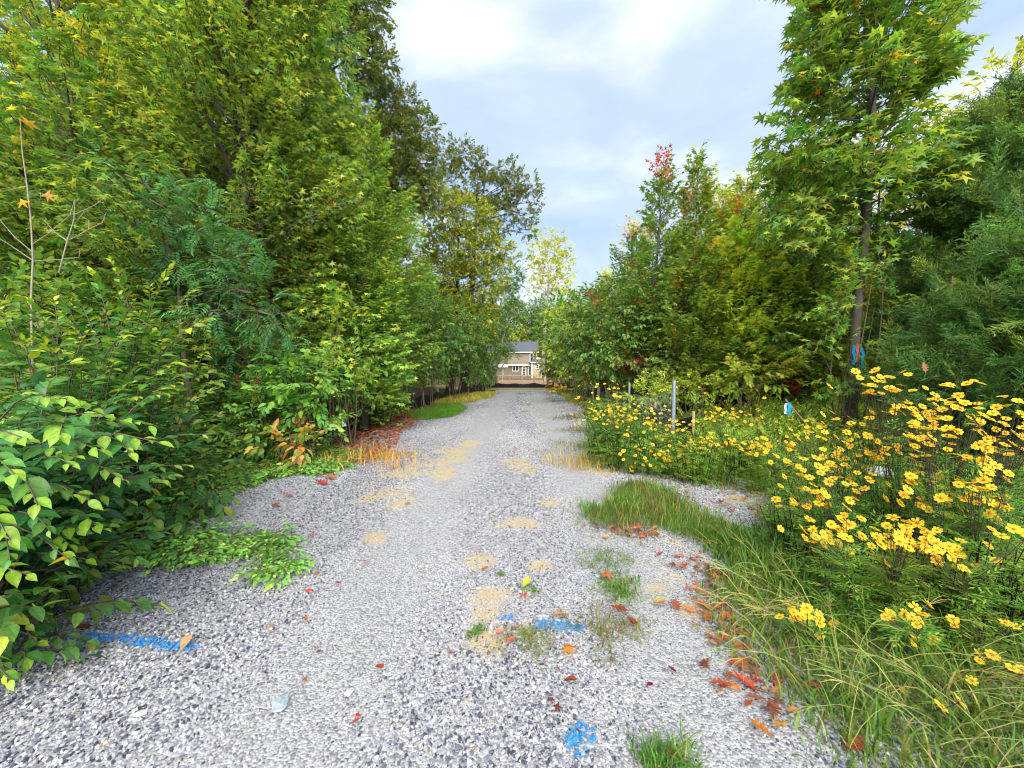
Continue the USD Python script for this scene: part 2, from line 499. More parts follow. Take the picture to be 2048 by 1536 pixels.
def sweetgum(label, base, H, R, seed, pal, trunk_r=.1, n_branch=46, twigs=1500, size=.13, t0=.12, power=.75, lean=(0, 0), mat="bark_gray", explode_n=0, group=None, up0=.12, up1=1.0, accents=None, gap=.0, name="sweetgum_tree", side=None, twig_len=.36, category="tree", bushy=1.0, patchy=0, cull=None):
    """A straight stem with whorls of branches; twigs of star-shaped leaves along them."""
    rng = rng_of(seed)
    base = np.asarray(base, float)
    t = thing(name, label, category, base, group=group)
    top = base + [lean[0], lean[1], H]
    tr = curve(base - [0, 0, .1], top, (rng.normal(0, .06), rng.normal(0, .06), 0), 12)
    tr[1:-1] += rng.normal(0, .02, (10, 3)) * [1, 1, 0]
    trunk, br = MB(), MB()
    rr = trunk_r * (1 - np.linspace(0, 1, 12)) ** .8 + .008
    rr[0] *= 1.35
    trunk.tube(tr, rr, 10)
    pos, dirs = [], []
    hs = t0 + (1 - t0) * (np.arange(n_branch) + rng.uniform(0, 1, n_branch)) / n_branch
    az0 = rng.uniform(0, 6.28)
    L = R * (1 - (hs - t0) / (1 - t0) * .96) ** power * rng.uniform(.5, 1.18, n_branch)
    L *= np.where(hs < t0 + .12, .55 + .45 * (hs - t0) / .12, 1)
    per = np.maximum(3, (twigs * (L ** 1.35) / (L ** 1.35).sum())).astype(int)
    for i in range(n_branch):
        az = az0 + i * 2.399 + rng.normal(0, .25)
        if side is not None and rng.random() < side[1]:
            az = side[0] + rng.normal(0, .7)
        el = up0 + (up1 - up0) * ((hs[i] - t0) / (1 - t0)) ** 1.2 + rng.normal(0, .1)
        d = np.array([math.cos(az) * math.cos(el), math.sin(az) * math.cos(el), math.sin(el)])
        p0 = base + (top - base) * hs[i]
        p1 = p0 + d * L[i]
        if cull is not None:
            while L[i] > .3 and not bool(cull(p1[None])[0]):
                L[i] *= .85
                p1 = p0 + d * L[i]
        c = curve(p0, p1, (0, 0, .08 * L[i]), 7)
        br.tube(c, np.linspace(.02 * L[i] + .006, .003, 7) * min(1, trunk_r / .1 + .3), 4)
        s = rng.beta(1.7, 1.0, per[i])
        q = np.stack([np.interp(s, np.linspace(0, 1, 7), c[:, k]) for k in range(3)], 1)
        perp = unit(np.cross(d, [0, 0, 1]))
        sg = rng.choice([-1, 1], per[i])[:, None]
        spread = rng.uniform(.0, .34, per[i])[:, None] * (L[i] ** .5) * (1.15 - s[:, None] * .6) * bushy
        q = q + perp * sg * spread + np.array([0, 0, 1]) * rng.normal(0, .24, per[i])[:, None] * bushy
        dd = d * (.5 + s[:, None]) + perp * sg * rng.uniform(.2, 1.1, per[i])[:, None] * (1.1 - s[:, None]) + np.array([0, 0, 1]) * rng.uniform(-.25, .35, per[i])[:, None]
        pos.append(q), dirs.append(dd)
    k = max(6, twigs // 100)                      # the leader
    s = rng.uniform(.85, 1.0, k)[:, None]
    pos.append(base + (top - base) * s), dirs.append(np.c_[rng.normal(0, .6, (k, 2)), rng.uniform(.2, 1.2, k)])
    pos, dirs = np.vstack(pos), np.vstack(dirs)
    if gap:
        keep = meshkit.noise(pos * 1.1 + seed, seed) > gap
        pos, dirs = pos[keep], dirs[keep]
    if cull is not None:
        keep = cull(pos)
        pos, dirs = pos[keep], dirs[keep]
    n = len(pos)
    protos = [make_twig(rng, pal, "star", 7 + j % 3, twig_len, size, droop=.6) for j in range(6)]
    idx = rng.integers(0, 6, n)
    if accents:                                    # (fraction, palette): a few twigs that have turned
        for frac, p2 in accents:
            protos.append(make_twig(rng, p2 if patchy else p2 + [(sum(q[0] for q in p2) * 2.5, pal[0][1])], "star", 7, twig_len, size, droop=.6))
            patch = meshkit.noise(pos * .9 + 7 * len(protos), seed + len(protos))
            want = patch >= np.quantile(patch, 1 - frac * .6 * patchy)
            idx = np.where(want | (rng.random(n) < frac * (.4 if patchy else 1.6)), len(protos) - 1, idx)
    Rm = frames(dirs, np.c_[rng.normal(0, .22, (n, 2)), np.ones(n)])
    finish_tree(t, base, trunk, mat, br, (protos, pos, Rm, rng.uniform(.75, 1.2, n), idx), explode_n)
    return t


def clump_tree(name, label, base, clumps, seed, pal, shape="ovate", density=60, size=.1, trunk_r=.2, top=None, mat="bark_dark", leaf_n=9, twig_len=.3, group=None, category="tree", explode_n=0, limbs=True, flat=.85, leaf_mat="leaf", trunk_pts=None, maker=None, thin=0.0, hang=0.0, holes=.25):
    """A trunk, limbs to each clump of foliage, and twigs through the clumps' volume. clumps: (x, y, z, r)."""
    rng = rng_of(seed)
    base = np.asarray(base, float)
    t = thing(name, label, category, base, group=group)
    C = np.array(clumps, float)
    top = np.asarray(top if top is not None else C[np.argmax(C[:, 2]), :3])
    tr = np.asarray(trunk_pts, float) if trunk_pts is not None else curve(base - [0, 0, .1], top, (rng.normal(0, .15), rng.normal(0, .1), 0), 10)
    m = len(tr)
    trunk, br = MB(), MB()
    rr = trunk_r * (1 - .93 * np.linspace(0, 1, m) ** 1.1)
    rr[0] *= 1.3
    trunk.tube(tr, rr, 9)
    if limbs:
        for x, y, z, r in C:
            c = np.array([x, y, z])
            below = [k for k in range(m) if tr[k, 2] < z - .25 * r] or [1]
            w = [np.linalg.norm(tr[k] - c) + .6 * abs(tr[k, 2] - (z - 1.1 * r)) for k in below]
            k = below[int(np.argmin(w))]
            cu = curve(tr[k], c, (0, 0, .12 * np.linalg.norm(c - tr[k])) + rng.normal(0, .06 * r, 3), 7)
            r0 = min(rr[k] * .55, .03 + .03 * np.linalg.norm(c - tr[k]))
            br.tube(cu, np.linspace(r0, .012, 7), 5)
            for _ in range(int(4 + 2 * r)):
                e = c + unit(rng.normal(0, 1, 3)) * r * [.8, .8, .7]
                br.tube(curve(cu[int(rng.integers(3, 7))], e, rng.normal(0, .06 * r, 3), 4), np.linspace(r0 * .35, .004, 4), 3)
    pos, out = [], []
    for j, (x, y, z, r) in enumerate(C):
        n = max(8, int(density * r * r))
        d = unit(rng.normal(0, 1, (n, 3)))
        wob = .7 + .6 * meshkit.noise(d * 1.8 + j * 3.1, seed + j)
        rad = r * wob * rng.uniform(.25, 1, n) ** .5
        p = np.array([x, y, z]) + d * rad[:, None] * [1, 1, flat]
        pos.append(p), out.append(d + [0, 0, .15])
    pos, out = np.vstack(pos), np.vstack(out)
    if holes:
        keep = meshkit.noise(pos * (1.3 / max(.35, C[:, 3].mean())) + seed, seed) > holes
        pos, out = pos[keep], out[keep]
    zmin = height(pos[:, 0], pos[:, 1]) + .05
    pos[:, 2] = np.maximum(pos[:, 2], zmin + rng.uniform(0, .25, len(pos)))
    n = len(pos)
    mk = maker or (lambda r_: make_twig(r_, pal, shape, leaf_n, twig_len, size, mat=leaf_mat))
    protos = [mk(rng) for _ in range(5)]
    dirs = out + rng.normal(0, .45, (n, 3)) + [0, 0, -hang]
    Rm = frames(dirs, np.c_[rng.normal(0, .3, (n, 2)), np.ones(n)])
    finish_tree(t, base, trunk, mat, br, (protos, pos, Rm, rng.uniform(.75, 1.25, n), rng.integers(0, 5, n)), explode_n, leaf_mat)
    return t


def bush(name, label, clumps, seed, pal, shape="small", density=220, size=.06, leaf_n=11, twig_len=.26, group=None, category="shrub", mat="bark_brown", explode_n=0, maker=None, hang=0.0, holes=.2, flat=.85, stems=9, accents=None, leaf_mat="leaf"):
    """Several thin stems from the ground and foliage clumps given as (x, y, z, r)."""
    rng = rng_of(seed)
    C = np.array(clumps, float)
    bx, by = C[:, 0].mean(), C[:, 1].mean()
    base = np.array([bx, by, float(height(bx, by))])
    t = thing(name, label, category, base, group=group)
    st = MB()
    for k in range(stems):
        c = C[k % len(C)]
        e = c[:3] + unit(rng.normal(0, 1, 3)) * c[3] * .6
        f = np.array([bx * .6 + c[0] * .4, by * .6 + c[1] * .4, 0]) + rng.normal(0, .12, 3) * [1, 1, 0]
        f[2] = float(height(f[0], f[1])) - .05
        st.tube(curve(f, e, rng.normal(0, .08, 3), 7), np.linspace(.018, .004, 7), 4)
    obj("stems", (st.mesh[0] - base, st.mesh[1]), mat, t, smooth=True)
    pos, out = [], []
    for j, (x, y, z, r) in enumerate(C):
        n = max(8, int(density * r * r))
        d = unit(rng.normal(0, 1, (n, 3)))
        wob = .7 + .6 * meshkit.noise(d * 1.8 + j * 3.1, seed + j)
        rad = r * wob * rng.uniform(.2, 1, n) ** .45
        pos.append(np.array([x, y, z]) + d * rad[:, None] * [1, 1, flat]), out.append(d + [0, 0, .2])
    pos, out = np.vstack(pos), np.vstack(out)
    if holes:
        keep = meshkit.noise(pos * (1.4 / max(.3, C[:, 3].mean())) + seed, seed) > holes
        pos, out = pos[keep], out[keep]
    g = height(pos[:, 0], pos[:, 1])
    pos[:, 2] = np.maximum(pos[:, 2], g + rng.uniform(.03, .2, len(pos)))
    n = len(pos)
    mk = maker or (lambda r_: make_twig(r_, pal, shape, leaf_n, twig_len, size, mat=leaf_mat))
    protos = [mk(rng) for _ in range(5)]
    idx = rng.integers(0, 5, n)
    for frac, p2 in accents or ():
        protos.append(make_twig(rng, p2, shape, leaf_n, twig_len, size, mat=leaf_mat))
        patch = meshkit.noise(pos * 1.6 + 5, seed + 9)
        idx = np.where(patch >= np.quantile(patch, 1 - frac), len(protos) - 1, idx)
    dirs = out + rng.normal(0, .5, (n, 3)) + [0, 0, -hang]
    Rm = frames(dirs, np.c_[rng.normal(0, .3, (n, 2)), np.ones(n)])
    inst = (protos, pos, Rm, rng.uniform(.75, 1.25, n), idx)
    keep = np.ones(n, bool)
    if explode_n:
        keep = explode_local(inst, t, base, explode_n, leaf_mat)
    scatter("foliage", protos, (pos - base)[keep], Rm[keep], inst[3][keep], idx[keep], t)
    return t


def px_clumps(depth, *quads):
    """(px, py, radius in px, depth offset) -> clumps in metres at that depth."""
    out = []
    for q in quads:
        px, py, r = q[:3]
        d = depth + (q[3] if len(q) > 3 else 0)
        p = at(px, py, d)
        out.append((*p, r * d / FOCAL))
    return out

# ---------------------------------------------------------------- the ground and the gravel lane
def grid(xs, ys, zf):
    X, Y = np.meshgrid(xs, ys)
    V = np.stack([X, Y, zf(X, Y)], -1).reshape(-1, 3)
    n, m = len(ys), len(xs)
    i, j = np.meshgrid(np.arange(n - 1), np.arange(m - 1), indexing="ij")
    a = (i * m + j).ravel()
    return V, np.vstack([np.stack([a, a + 1, a + m + 1], 1), np.stack([a, a + m + 1, a + m], 1)])


MATS["earth"] = usdkit.material(stage, "/World/Looks/earth", {
    "g": ("geometry", {}),
    "n": ("noise_texture", {"scale": 0.9, "detail": 8.0, "roughness": 0.65}),
    "r": ("rgb_ramp", {"ramp": [(0.3, (0.045, 0.042, 0.016)), (0.5, (0.075, 0.062, 0.022)), (0.7, (0.12, 0.085, 0.045))]}),
    "n2": ("noise_texture", {"scale": 26.0, "detail": 5.0, "roughness": 0.7}),
    "r2": ("rgb_ramp", {"ramp": [(0.3, (0.5, 0.5, 0.5)), (0.7, (1.3, 1.2, 1.1))]}),
    "m": ("mix_color", {"blend_type": "multiply", "fac": 1.0}),
    "b": ("bump", {"strength": 1.0, "distance": 0.03}),
    "p": ("principled_bsdf", {"roughness": 0.95, "specular_ior_level": 0.15}),
}, [("g.position", "n.vector"), ("g.position", "n2.vector"), ("n.fac", "r.fac"), ("n2.fac", "r2.fac"), ("r.color", "m.a"), ("r2.color", "m.b"), ("m.result", "p.base_color"),
    ("n2.fac", "b.height"), ("b.normal", "p.normal")], surface="p.BSDF")

gx = np.unique(np.concatenate([-np.geomspace(12, 900, 22), np.arange(-12, 12.01, .5), np.geomspace(12, 900, 22)]))
gy = np.unique(np.concatenate([-np.geomspace(6, 600, 14), np.arange(-6, 46.01, .5), np.geomspace(46, 1500, 26)]))
ground = obj("ground", grid(gx, gy, height), "earth", smooth=True, kind="structure")
tag(ground, "brown earth with thin weeds under the trees beside the lane", "ground")

LANE_Y = [-3, 1.6, 3.6, 4.8, 5.3, 7, 11, 18.6, 24, 27.5]
LANE_L = [-3.4, -3.2, -3.5, -3.6, -3.1, -3.4, -3.2, -2.1, -1.2, -1.0]
LANE_R = [3.0, 2.4, 3.2, 3.4, 3.1, 2.3, 2.2, 3.2, 2.9, 2.6]


def lane_edges(y):
    return np.interp(y, LANE_Y, LANE_L), np.interp(y, LANE_Y, LANE_R)


# patches of sand showing through the stones: photograph px, py and their half sizes in px
SAND = [(905, 905, 30, 9), (940, 890, 26, 8), (880, 925, 40, 14), (840, 950, 60, 20), (800, 980, 70, 24), (800, 1012, 26, 9), (1030, 938, 34, 14), (1025, 1060, 40, 13), (960, 1130, 18, 8), (1000, 1205, 42, 16), (985, 1235, 26, 18), (975, 1300, 44, 26),
        (1020, 1262, 42, 14), (745, 1085, 20, 8), (1100, 1010, 16, 5), (1230, 945, 60, 9), (1320, 1180, 50, 12), (1470, 1010, 40, 10), (1455, 1190, 38, 16), (730, 1010, 30, 8), (1010, 1000, 14, 5), (1390, 1225, 40, 12), (1075, 1140, 16, 6)]
_blobs = []
for px, py, hx, hy in SAND:
    c, e, n_ = on_ground(px, py), on_ground(px + hx, py), on_ground(px, py + hy)
    _blobs.append((c[0], c[1], abs(e[0] - c[0]) + .03, abs(n_[1] - c[1]) + .05))
for px, py, hx, hy in [(640, 1180, 260, 40), (560, 1290, 200, 40), (820, 1075, 190, 35), (1150, 1060, 110, 40), (900, 1010, 160, 30), (330, 1390, 140, 30)]:   # fines between the stones of the wheel tracks
    c, e, n_ = on_ground(px, py), on_ground(px + hx, py), on_ground(px, py + hy)
    _blobs.append((c[0], c[1], -(abs(e[0] - c[0])), abs(n_[1] - c[1])))


def sand_at(x, y):
    p = np.stack([x, y, 0 * x], -1)
    s = np.zeros(np.shape(x))
    for bx, by, ax, ay in _blobs:
        w = np.exp(-.5 * (((x - bx) / (abs(ax) * .75)) ** 2 + ((y - by) / (ay * .75)) ** 2))
        s = np.maximum(s, w if ax > 0 else .20 * w)
    n_ = meshkit.fbm(p * 3.2, 5, 4) - .5
    return np.clip((s + 2.1 * n_ * (s > .25) - .20) / .8, 0, 1)


def lane_z(x, y):
    p = np.stack([x, y, 0 * np.asarray(x, float)], -1)
    rut = -.018 * np.exp(-((x + .95 - .03 * y) / .35) ** 2) - .018 * np.exp(-((x - .75 - .03 * y) / .35) ** 2)
    heap = .10 * np.exp(-((x + 2.75) / .42) ** 2 - ((y - 4.3) / .9) ** 2)
    return height(x, y) + .024 + .022 * meshkit.fbm(p * 1.6, 3, 11) + .8 * rut + heap


MATS["gravel_bed"] = usdkit.material(stage, "/World/Looks/gravel_bed", {
    "g": ("geometry", {}), "s": ("attribute", {"attribute": "sand"}),
    "v": ("voronoi_texture", {"scale": 95.0, "feature": "f1"}),
    "sep": ("separate_color", {}),
    "rv": ("rgb_ramp", {"ramp": [(0.0, (0.17, 0.17, 0.18)), (0.35, (0.27, 0.265, 0.265)), (0.6, (0.37, 0.365, 0.36)), (1.0, (0.45, 0.44, 0.43))]}),
    "n": ("noise_texture", {"scale": 90.0, "detail": 4.0, "roughness": 0.7}),
    "rs": ("rgb_ramp", {"ramp": [(0.3, (0.34, 0.265, 0.15)), (0.7, (0.52, 0.43, 0.28))]}),
    "n2": ("noise_texture", {"scale": 30.0, "detail": 5.0}),
    "ad": ("math", {"math_type": "multiply_add", "value2": 0.9, "value3": -0.27}),
    "sm": ("math", {"math_type": "add"}),
    "mr": ("map_range", {"range_type": "smoothstep", "from_min": 0.25, "from_max": 0.95, "to_min": 0.0, "to_max": 1.0}),
    "m": ("mix_color", {"blend_type": "mix"}),
    "b": ("bump", {"strength": 0.8, "distance": 0.006, "invert": True}),
    "p": ("principled_bsdf", {"roughness": 0.9, "specular_ior_level": 0.2}),
}, [("g.position", "v.vector"), ("v.color", "sep.color"), ("sep.r", "rv.fac"), ("g.position", "n.vector"), ("g.position", "n2.vector"), ("n.fac", "rs.fac"),
    ("n2.fac", "ad.value1"), ("ad.value", "sm.value1"), ("s.fac", "sm.value2"), ("sm.value", "mr.value"), ("mr.result", "m.fac"), ("rv.color", "m.a"), ("rs.color", "m.b"),
    ("m.result", "p.base_color"), ("v.distance", "b.height"), ("b.normal", "p.normal")], surface="p.BSDF")

ly = np.concatenate([np.arange(-3, .9, .3), np.arange(.9, 9, .045), np.arange(9, 27.6, .15)])
lu = np.linspace(0, 1, 131)
U, Y = np.meshgrid(lu, ly)
XL, XR = lane_edges(Y)
wig = .25 * (meshkit.noise(np.stack([Y * 1.3, 0 * Y, 0 * Y], -1), 3) - .5)
X = XL + wig + (XR - XL) * U
Z = lane_z(X, Y)
edge = np.minimum(U, 1 - U) < .004
Z = np.where(edge, height(X, Y) - .02, Z)
V = np.stack([X, Y, Z], -1).reshape(-1, 3)
n, m = Y.shape
ii, jj = np.meshgrid(np.arange(n - 1), np.arange(m - 1), indexing="ij")
a_ = (ii * m + jj).ravel()
lane = obj("gravel_lane", (V, np.vstack([np.stack([a_, a_ + 1, a_ + m + 1], 1), np.stack([a_, a_ + m + 1, a_ + m], 1)])), "gravel_bed", smooth=True, kind="structure", primvars={"sand": sand_at(V[:, 0], V[:, 1])})
tag(lane, "gray gravel lane running straight back to the house between the trees", "gravel lane")


def stone_mesh(rng, flat=.65, pts=11):
    p = unit(rng.normal(0, 1, (pts, 3))) * rng.uniform(.75, 1.1, (pts, 1)) * [1, rng.uniform(.65, .95), flat]
    h = trimesh.convex.convex_hull(p)
    return np.array(h.vertices) * .5, np.array(h.faces)


srng = rng_of(5)
STONE_COLS = [((.46, .455, .47), 5.2), ((.37, .37, .39), 3.8), ((.23, .235, .27), 2.2), ((.10, .106, .135), 3.0), ((.055, .06, .08), 2.3), ((.32, .25, .17), .6), ((.11, .135, .19), .6)]
stone_protos = []
stone_w = []
for c, w in STONE_COLS:
    for k in range(3):
        v, f = stone_mesh(srng)
        stone_protos.append({"V": v, "F": f, "C": np.broadcast_to(np.array(c), (len(v), 3)), "mat": "stone"})
        stone_w.append(w / 3)
stone_w = np.array(stone_w) / sum(stone_w)

_bands = [(1.05, 2.2, 6200, .008, .028), (2.2, 3.6, 5600, .008, .025), (3.6, 6.0, 2900, .013, .032), (6.0, 10, 1300, .018, .040), (10, 17, 480, .024, .046), (17, 26, 200, .034, .056)]
P_, S_ = [], []
for y0, y1, dens, s0, s1 in _bands:
    k = int(dens * 7.2 * (y1 - y0))
    y = srng.uniform(y0, y1, k)
    x = srng.uniform(-3.7, 3.5, k)
    l, r = lane_edges(y)
    ok = (x > l + .05) & (x < r - .05) & (np.abs(x) < y * 1.36 + .15)
    x, y = x[ok], y[ok]
    sd = sand_at(x, y)
    keep = srng.random(len(x)) > np.clip(sd * 1.2 - .25, 0, .62)
    x, y = x[keep], y[keep]
    big = srng.random(len(x))
    s = s0 + (s1 - s0) * big ** 1.7 * np.where((x < -1.2) & (y < 3.2), 1.12, 1.0)
    tr = np.exp(-((x + .95 - .03 * y) / .34) ** 2) + np.exp(-((x - .75 - .03 * y) / .34) ** 2)
    tr = np.clip(tr * (.35 + 1.1 * meshkit.fbm(np.stack([x * 1.2, y * .5, 0 * y], -1), 3, 21)), 0, 1)   # compacted wheel tracks: stones pressed into the fines, fewer on top
    go = srng.random(len(x)) > .25 * tr
    x, y, s, tr = x[go], y[go], s[go] * (1 - .22 * tr[go]), tr[go]
    P_.append(np.stack([x, y, lane_z(x, y) + s * (.10 - .28 * tr)], 1)), S_.append(s)
P_, S_ = np.vstack(P_), np.concatenate(S_)
BLUE = []
for poly in ([(140, 1288), (170, 1280), (215, 1284), (260, 1281), (300, 1290), (340, 1298), (380, 1300), (402, 1312), (370, 1317), (320, 1312), (280, 1308), (240, 1296), (190, 1300), (150, 1299)],
             [(1062, 1256), (1100, 1250), (1140, 1256), (1170, 1264), (1160, 1273), (1110, 1274), (1070, 1270)],
             [(1140, 1466), (1165, 1460), (1186, 1480), (1190, 1510), (1172, 1530), (1150, 1528), (1130, 1505), (1132, 1480)],
             [(1000, 1247), (1020, 1243), (1030, 1250), (1012, 1256)]):
    BLUE.append(np.array([on_ground(*q)[:2] for q in poly]))


def inside(poly, x, y):
    c = np.zeros(np.shape(x), bool)
    j = len(poly) - 1
    for i in range(len(poly)):
        (xi, yi), (xj, yj) = poly[i], poly[j]
        c ^= ((yi > y) != (yj > y)) & (x < (xj - xi) * (y - yi) / (yj - yi + 1e-12) + xi)
        j = i
    return c


painted = np.full(len(P_), -1)
jit = srng.normal(0, .012, (len(P_), 2))
for b, poly in enumerate(BLUE):
    painted[inside(poly, P_[:, 0] + jit[:, 0] * .6, P_[:, 1] + jit[:, 1] * .6) & (srng.random(len(P_)) < .97)] = b
rest = painted < 0
Rst = Rotation.random(len(P_), random_state=7).as_matrix()
yaw = Rotation.from_euler("zyx", np.c_[srng.uniform(0, 6.28, len(P_)), srng.normal(0, .35, (len(P_), 2))]).as_matrix()
sel = np.where(srng.random(len(P_)) < .25, 1, 0)
Rst = np.where(sel[:, None, None] == 1, Rst, yaw)
idx_st = srng.choice(len(stone_protos), len(P_), p=stone_w)
# the left foreground holds more of the dark stones
dark_more = (P_[:, 0] < -1.0 - .25 * (P_[:, 1] - 1.5)) & (P_[:, 1] < 3.3) & (srng.random(len(P_)) < .22)
idx_st = np.where(dark_more, srng.integers(9, 15, len(P_)), idx_st)
patchy = meshkit.fbm(np.c_[P_[:, 0] * 1.1, P_[:, 1] * .45, 0 * P_[:, 0]], 4, 33)
more = srng.random(len(P_))
idx_st = np.where((patchy > .53) & (more < .30), srng.integers(6, 15, len(P_)), idx_st)
idx_st = np.where((patchy < .45) & (more < .30), srng.integers(0, 6, len(P_)), idx_st)
gv = scatter("gravel", stone_protos, P_[rest], Rst[rest], S_[rest], idx_st[rest])
tag(gv, "loose white and dark gray crushed stones covering the lane", "gravel", kind="stuff")

for b, label in enumerate(["long wavy streak of bright blue marking paint on the stones at the left", "short bar of bright blue marking paint beside the grass tuft at lower centre", "round spot of bright blue marking paint near the bottom of the picture", "tiny dab of blue marking paint on the sand patch, left of the blue bar"]):
    mb = MB()
    for i in np.where(painted == b)[0]:
        pr = stone_protos[idx_st[i]]
        mb.add((pr["V"] * max(S_[i], .017) * 1.15) @ Rst[i].T + P_[i] + [0, 0, .003], pr["F"])
    if mb.n:
        tag(obj("paint_mark", mb.mesh, "blue_paint"), label, "paint mark")

# larger single stones
for (px, py, w, h_, colr, label) in [(562, 1418, 46, 26, (.34, .40, .42), "flat blue gray stone lying alone on the gravel, bottom left of centre"), (298, 1118, 40, 16, (.26, .28, .31), "flat gray stone among the vines at the left lane edge"),
                                     (205, 1238, 42, 22, (.13, .14, .16), "long dark curved stone beneath the overhanging leaves at the left"), (283, 1163, 26, 18, (.36, .37, .38), "pale gray stone beside the vine runner at the left edge"),
                                     (815, 1014, 18, 8, (.16, .19, .24), "dark blue gray stone at the foot of the yellow sand streak"), (292, 1170, 130, 60, None, None), (1195, 1162, 14, 9, (.30, .42, .6), "pale blue stone between the two grass tufts at the right"),
                                     (280, 1446, 30, 14, (.55, .52, .48), "oval cream stone on the gravel near the bottom left corner"), (700, 1398, 26, 18, (.52, .50, .47), "rounded pale stone on the gravel below the scattered leaves")]:
    if colr is None:
        continue
    g = on_ground(px, py)
    d = g[1]
    v, f = stone_mesh(rng_of(px), .5, 16)
    v = v * [w * d / FOCAL, min(w * 1.2, h_ * 2.0) * d / FOCAL, h_ * d / FOCAL]
    g[2] = float(lane_z(g[0], g[1])) + .01
    t = obj("stone", (v + g, f), "stone", col=np.broadcast_to(np.array(colr), (len(v), 3)))
    tag(t, label, "stone")


# ---------------------------------------------------------------- the house at the end of the lane
HY = 85.0
simple("siding_olive", (0.25, 0.215, 0.15), 0.75, noise=0.06, scale=3)
simple("siding_olive_shaded", (0.20, 0.165, 0.125), 0.75, noise=0.06, scale=3)  # olive siding darkened, the overhang's shade put into its colour
simple("siding_tan", (0.36, 0.29, 0.18), 0.75, noise=0.06, scale=3)
simple("roof_shingle", (0.085, 0.092, 0.115), 0.85, noise=0.25, scale=4)
simple("window_dark", (0.02, 0.025, 0.03), 0.08, spec=0.6)
simple("trim_white", (0.78, 0.77, 0.72), 0.55)
simple("deck_wood", (0.42, 0.29, 0.18), 0.8, noise=0.2, scale=6)
simple("canvas_white", (0.75, 0.74, 0.70), 0.8)
simple("canvas_red", (0.55, 0.06, 0.05), 0.8)


def hx(px):
    return (px - 1024) / FOCAL * HY / 1.0


def hz(py):
    return at(1024, py, HY)[2]


house = thing("house", "two storey olive house with gray roof at the end of the lane", "house")


def clapboard(x0, x1, y, z0, z1, board=.18):
    """Overlapping boards: each leans out at its foot."""
    mb, z = MB(), z0
    while z < z1 - .01:
        zz = min(z + board, z1)
        mb.box(x0, x1, y - .03, y + .15, z, zz - .03)
        mb.box(x0, x1, y - .012, y + .15, zz - .03, zz)
        z = zz
    return mb.mesh


zg = float(height(0, HY))
x0, x1, xa = hx(978), hx(1074), hx(1063)
z_ridge, z_eave, z_mid, z_deck = hz(687.5), hz(704.5), hz(729), hz(752.5)
dep = 8.0
obj("wall", clapboard(x0, x1, HY, z_mid, z_eave), "siding_olive", house)
obj("wall", clapboard(x0 + .2, x1, HY + .7, zg, z_mid - .25), "siding_olive_shaded", house, label="lower wall with shade put into its colour, set back under the upper floor")
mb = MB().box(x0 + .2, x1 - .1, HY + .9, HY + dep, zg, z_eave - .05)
obj("wall", mb.mesh, "siding_olive_shaded", house)
obj("beam", MB().box(x0, x1, HY - .05, HY + .9, z_mid - .25, z_mid).mesh, "trim_white", house)
rv = np.array([[x0 - .4, HY - .45, z_eave], [x1 + .4, HY - .45, z_eave], [x1 + .4, HY + dep / 2, z_ridge + .6], [x0 - .4, HY + dep / 2, z_ridge + .6], [x1 + .4, HY + dep + .4, z_eave], [x0 - .4, HY + dep + .4, z_eave]])
rv = np.vstack([rv, rv + [0, 0, .16]])
quads = np.array([[6, 7, 8, 9], [9, 8, 10, 11], [0, 3, 2, 1], [3, 5, 4, 2], [0, 1, 7, 6], [5, 11, 10, 4]])
F = np.vstack([quads[:, [0, 1, 2]], quads[:, [0, 2, 3]], [[1, 2, 8], [1, 8, 7], [2, 4, 10], [2, 10, 8], [0, 6, 9], [0, 9, 3], [3, 9, 11], [3, 11, 5]]])
roof = obj("roof", (rv, F), "roof_shingle", house)
obj("gutter", MB().box(x0 - .4, x1 + .4, HY - .58, HY - .46, z_eave - .12, z_eave + .06).mesh, "trim_white", house)


def window(px0, px1, py0, py1, y, nm, panes=1, label=None, frame=.11, bars=0):
    a, b, c, d = hx(px0) * (y / HY), hx(px1) * (y / HY), at(1024, py1, y)[2], at(1024, py0, y)[2]
    mb = MB()
    mb.box(a, b, y - .12, y - .035, d - frame, d).box(a, b, y - .12, y - .035, c, c + frame)
    w = (b - a - frame * (panes + 1)) / panes
    for k in range(panes + 1):
        mb.box(a + k * (w + frame), a + k * (w + frame) + frame, y - .12, y - .035, c + frame, d - frame)
    fr = obj(nm, mb.mesh, "trim_white", house, label=label)
    for k in range(panes):
        xx = a + frame + k * (w + frame)
        obj("pane", MB().box(xx, xx + w, y - .07, y - .04, c + frame, d - frame).mesh, "window_dark", fr)
    if bars:
        mb = MB()
        for k in range(1, bars + 1):
            zz = c + (d - c) * k / (bars + 1)
            mb.box(a + frame, b - frame, y - .1, y - .072, zz - .03, zz + .03)
        mb.box((a + b) / 2 - .03, (a + b) / 2 + .03, y - .1, y - .072, c + frame, d - frame)
        obj("glazing_bars", mb.mesh, "trim_white", fr)
    return fr


window(1059.5, 1073, 706.5, 723.5, HY, "window", 2)
window(1024, 1037, 731, 742.5, HY + .7, "window", 2)
window(1043.5, 1052.5, 732.5, 752.5, HY + .7, "door", 1, "white glazed garden door", .22, 3)
window(1055.5, 1064, 731, 752.5, HY + .7, "door", 1, "white sliding door", .3)
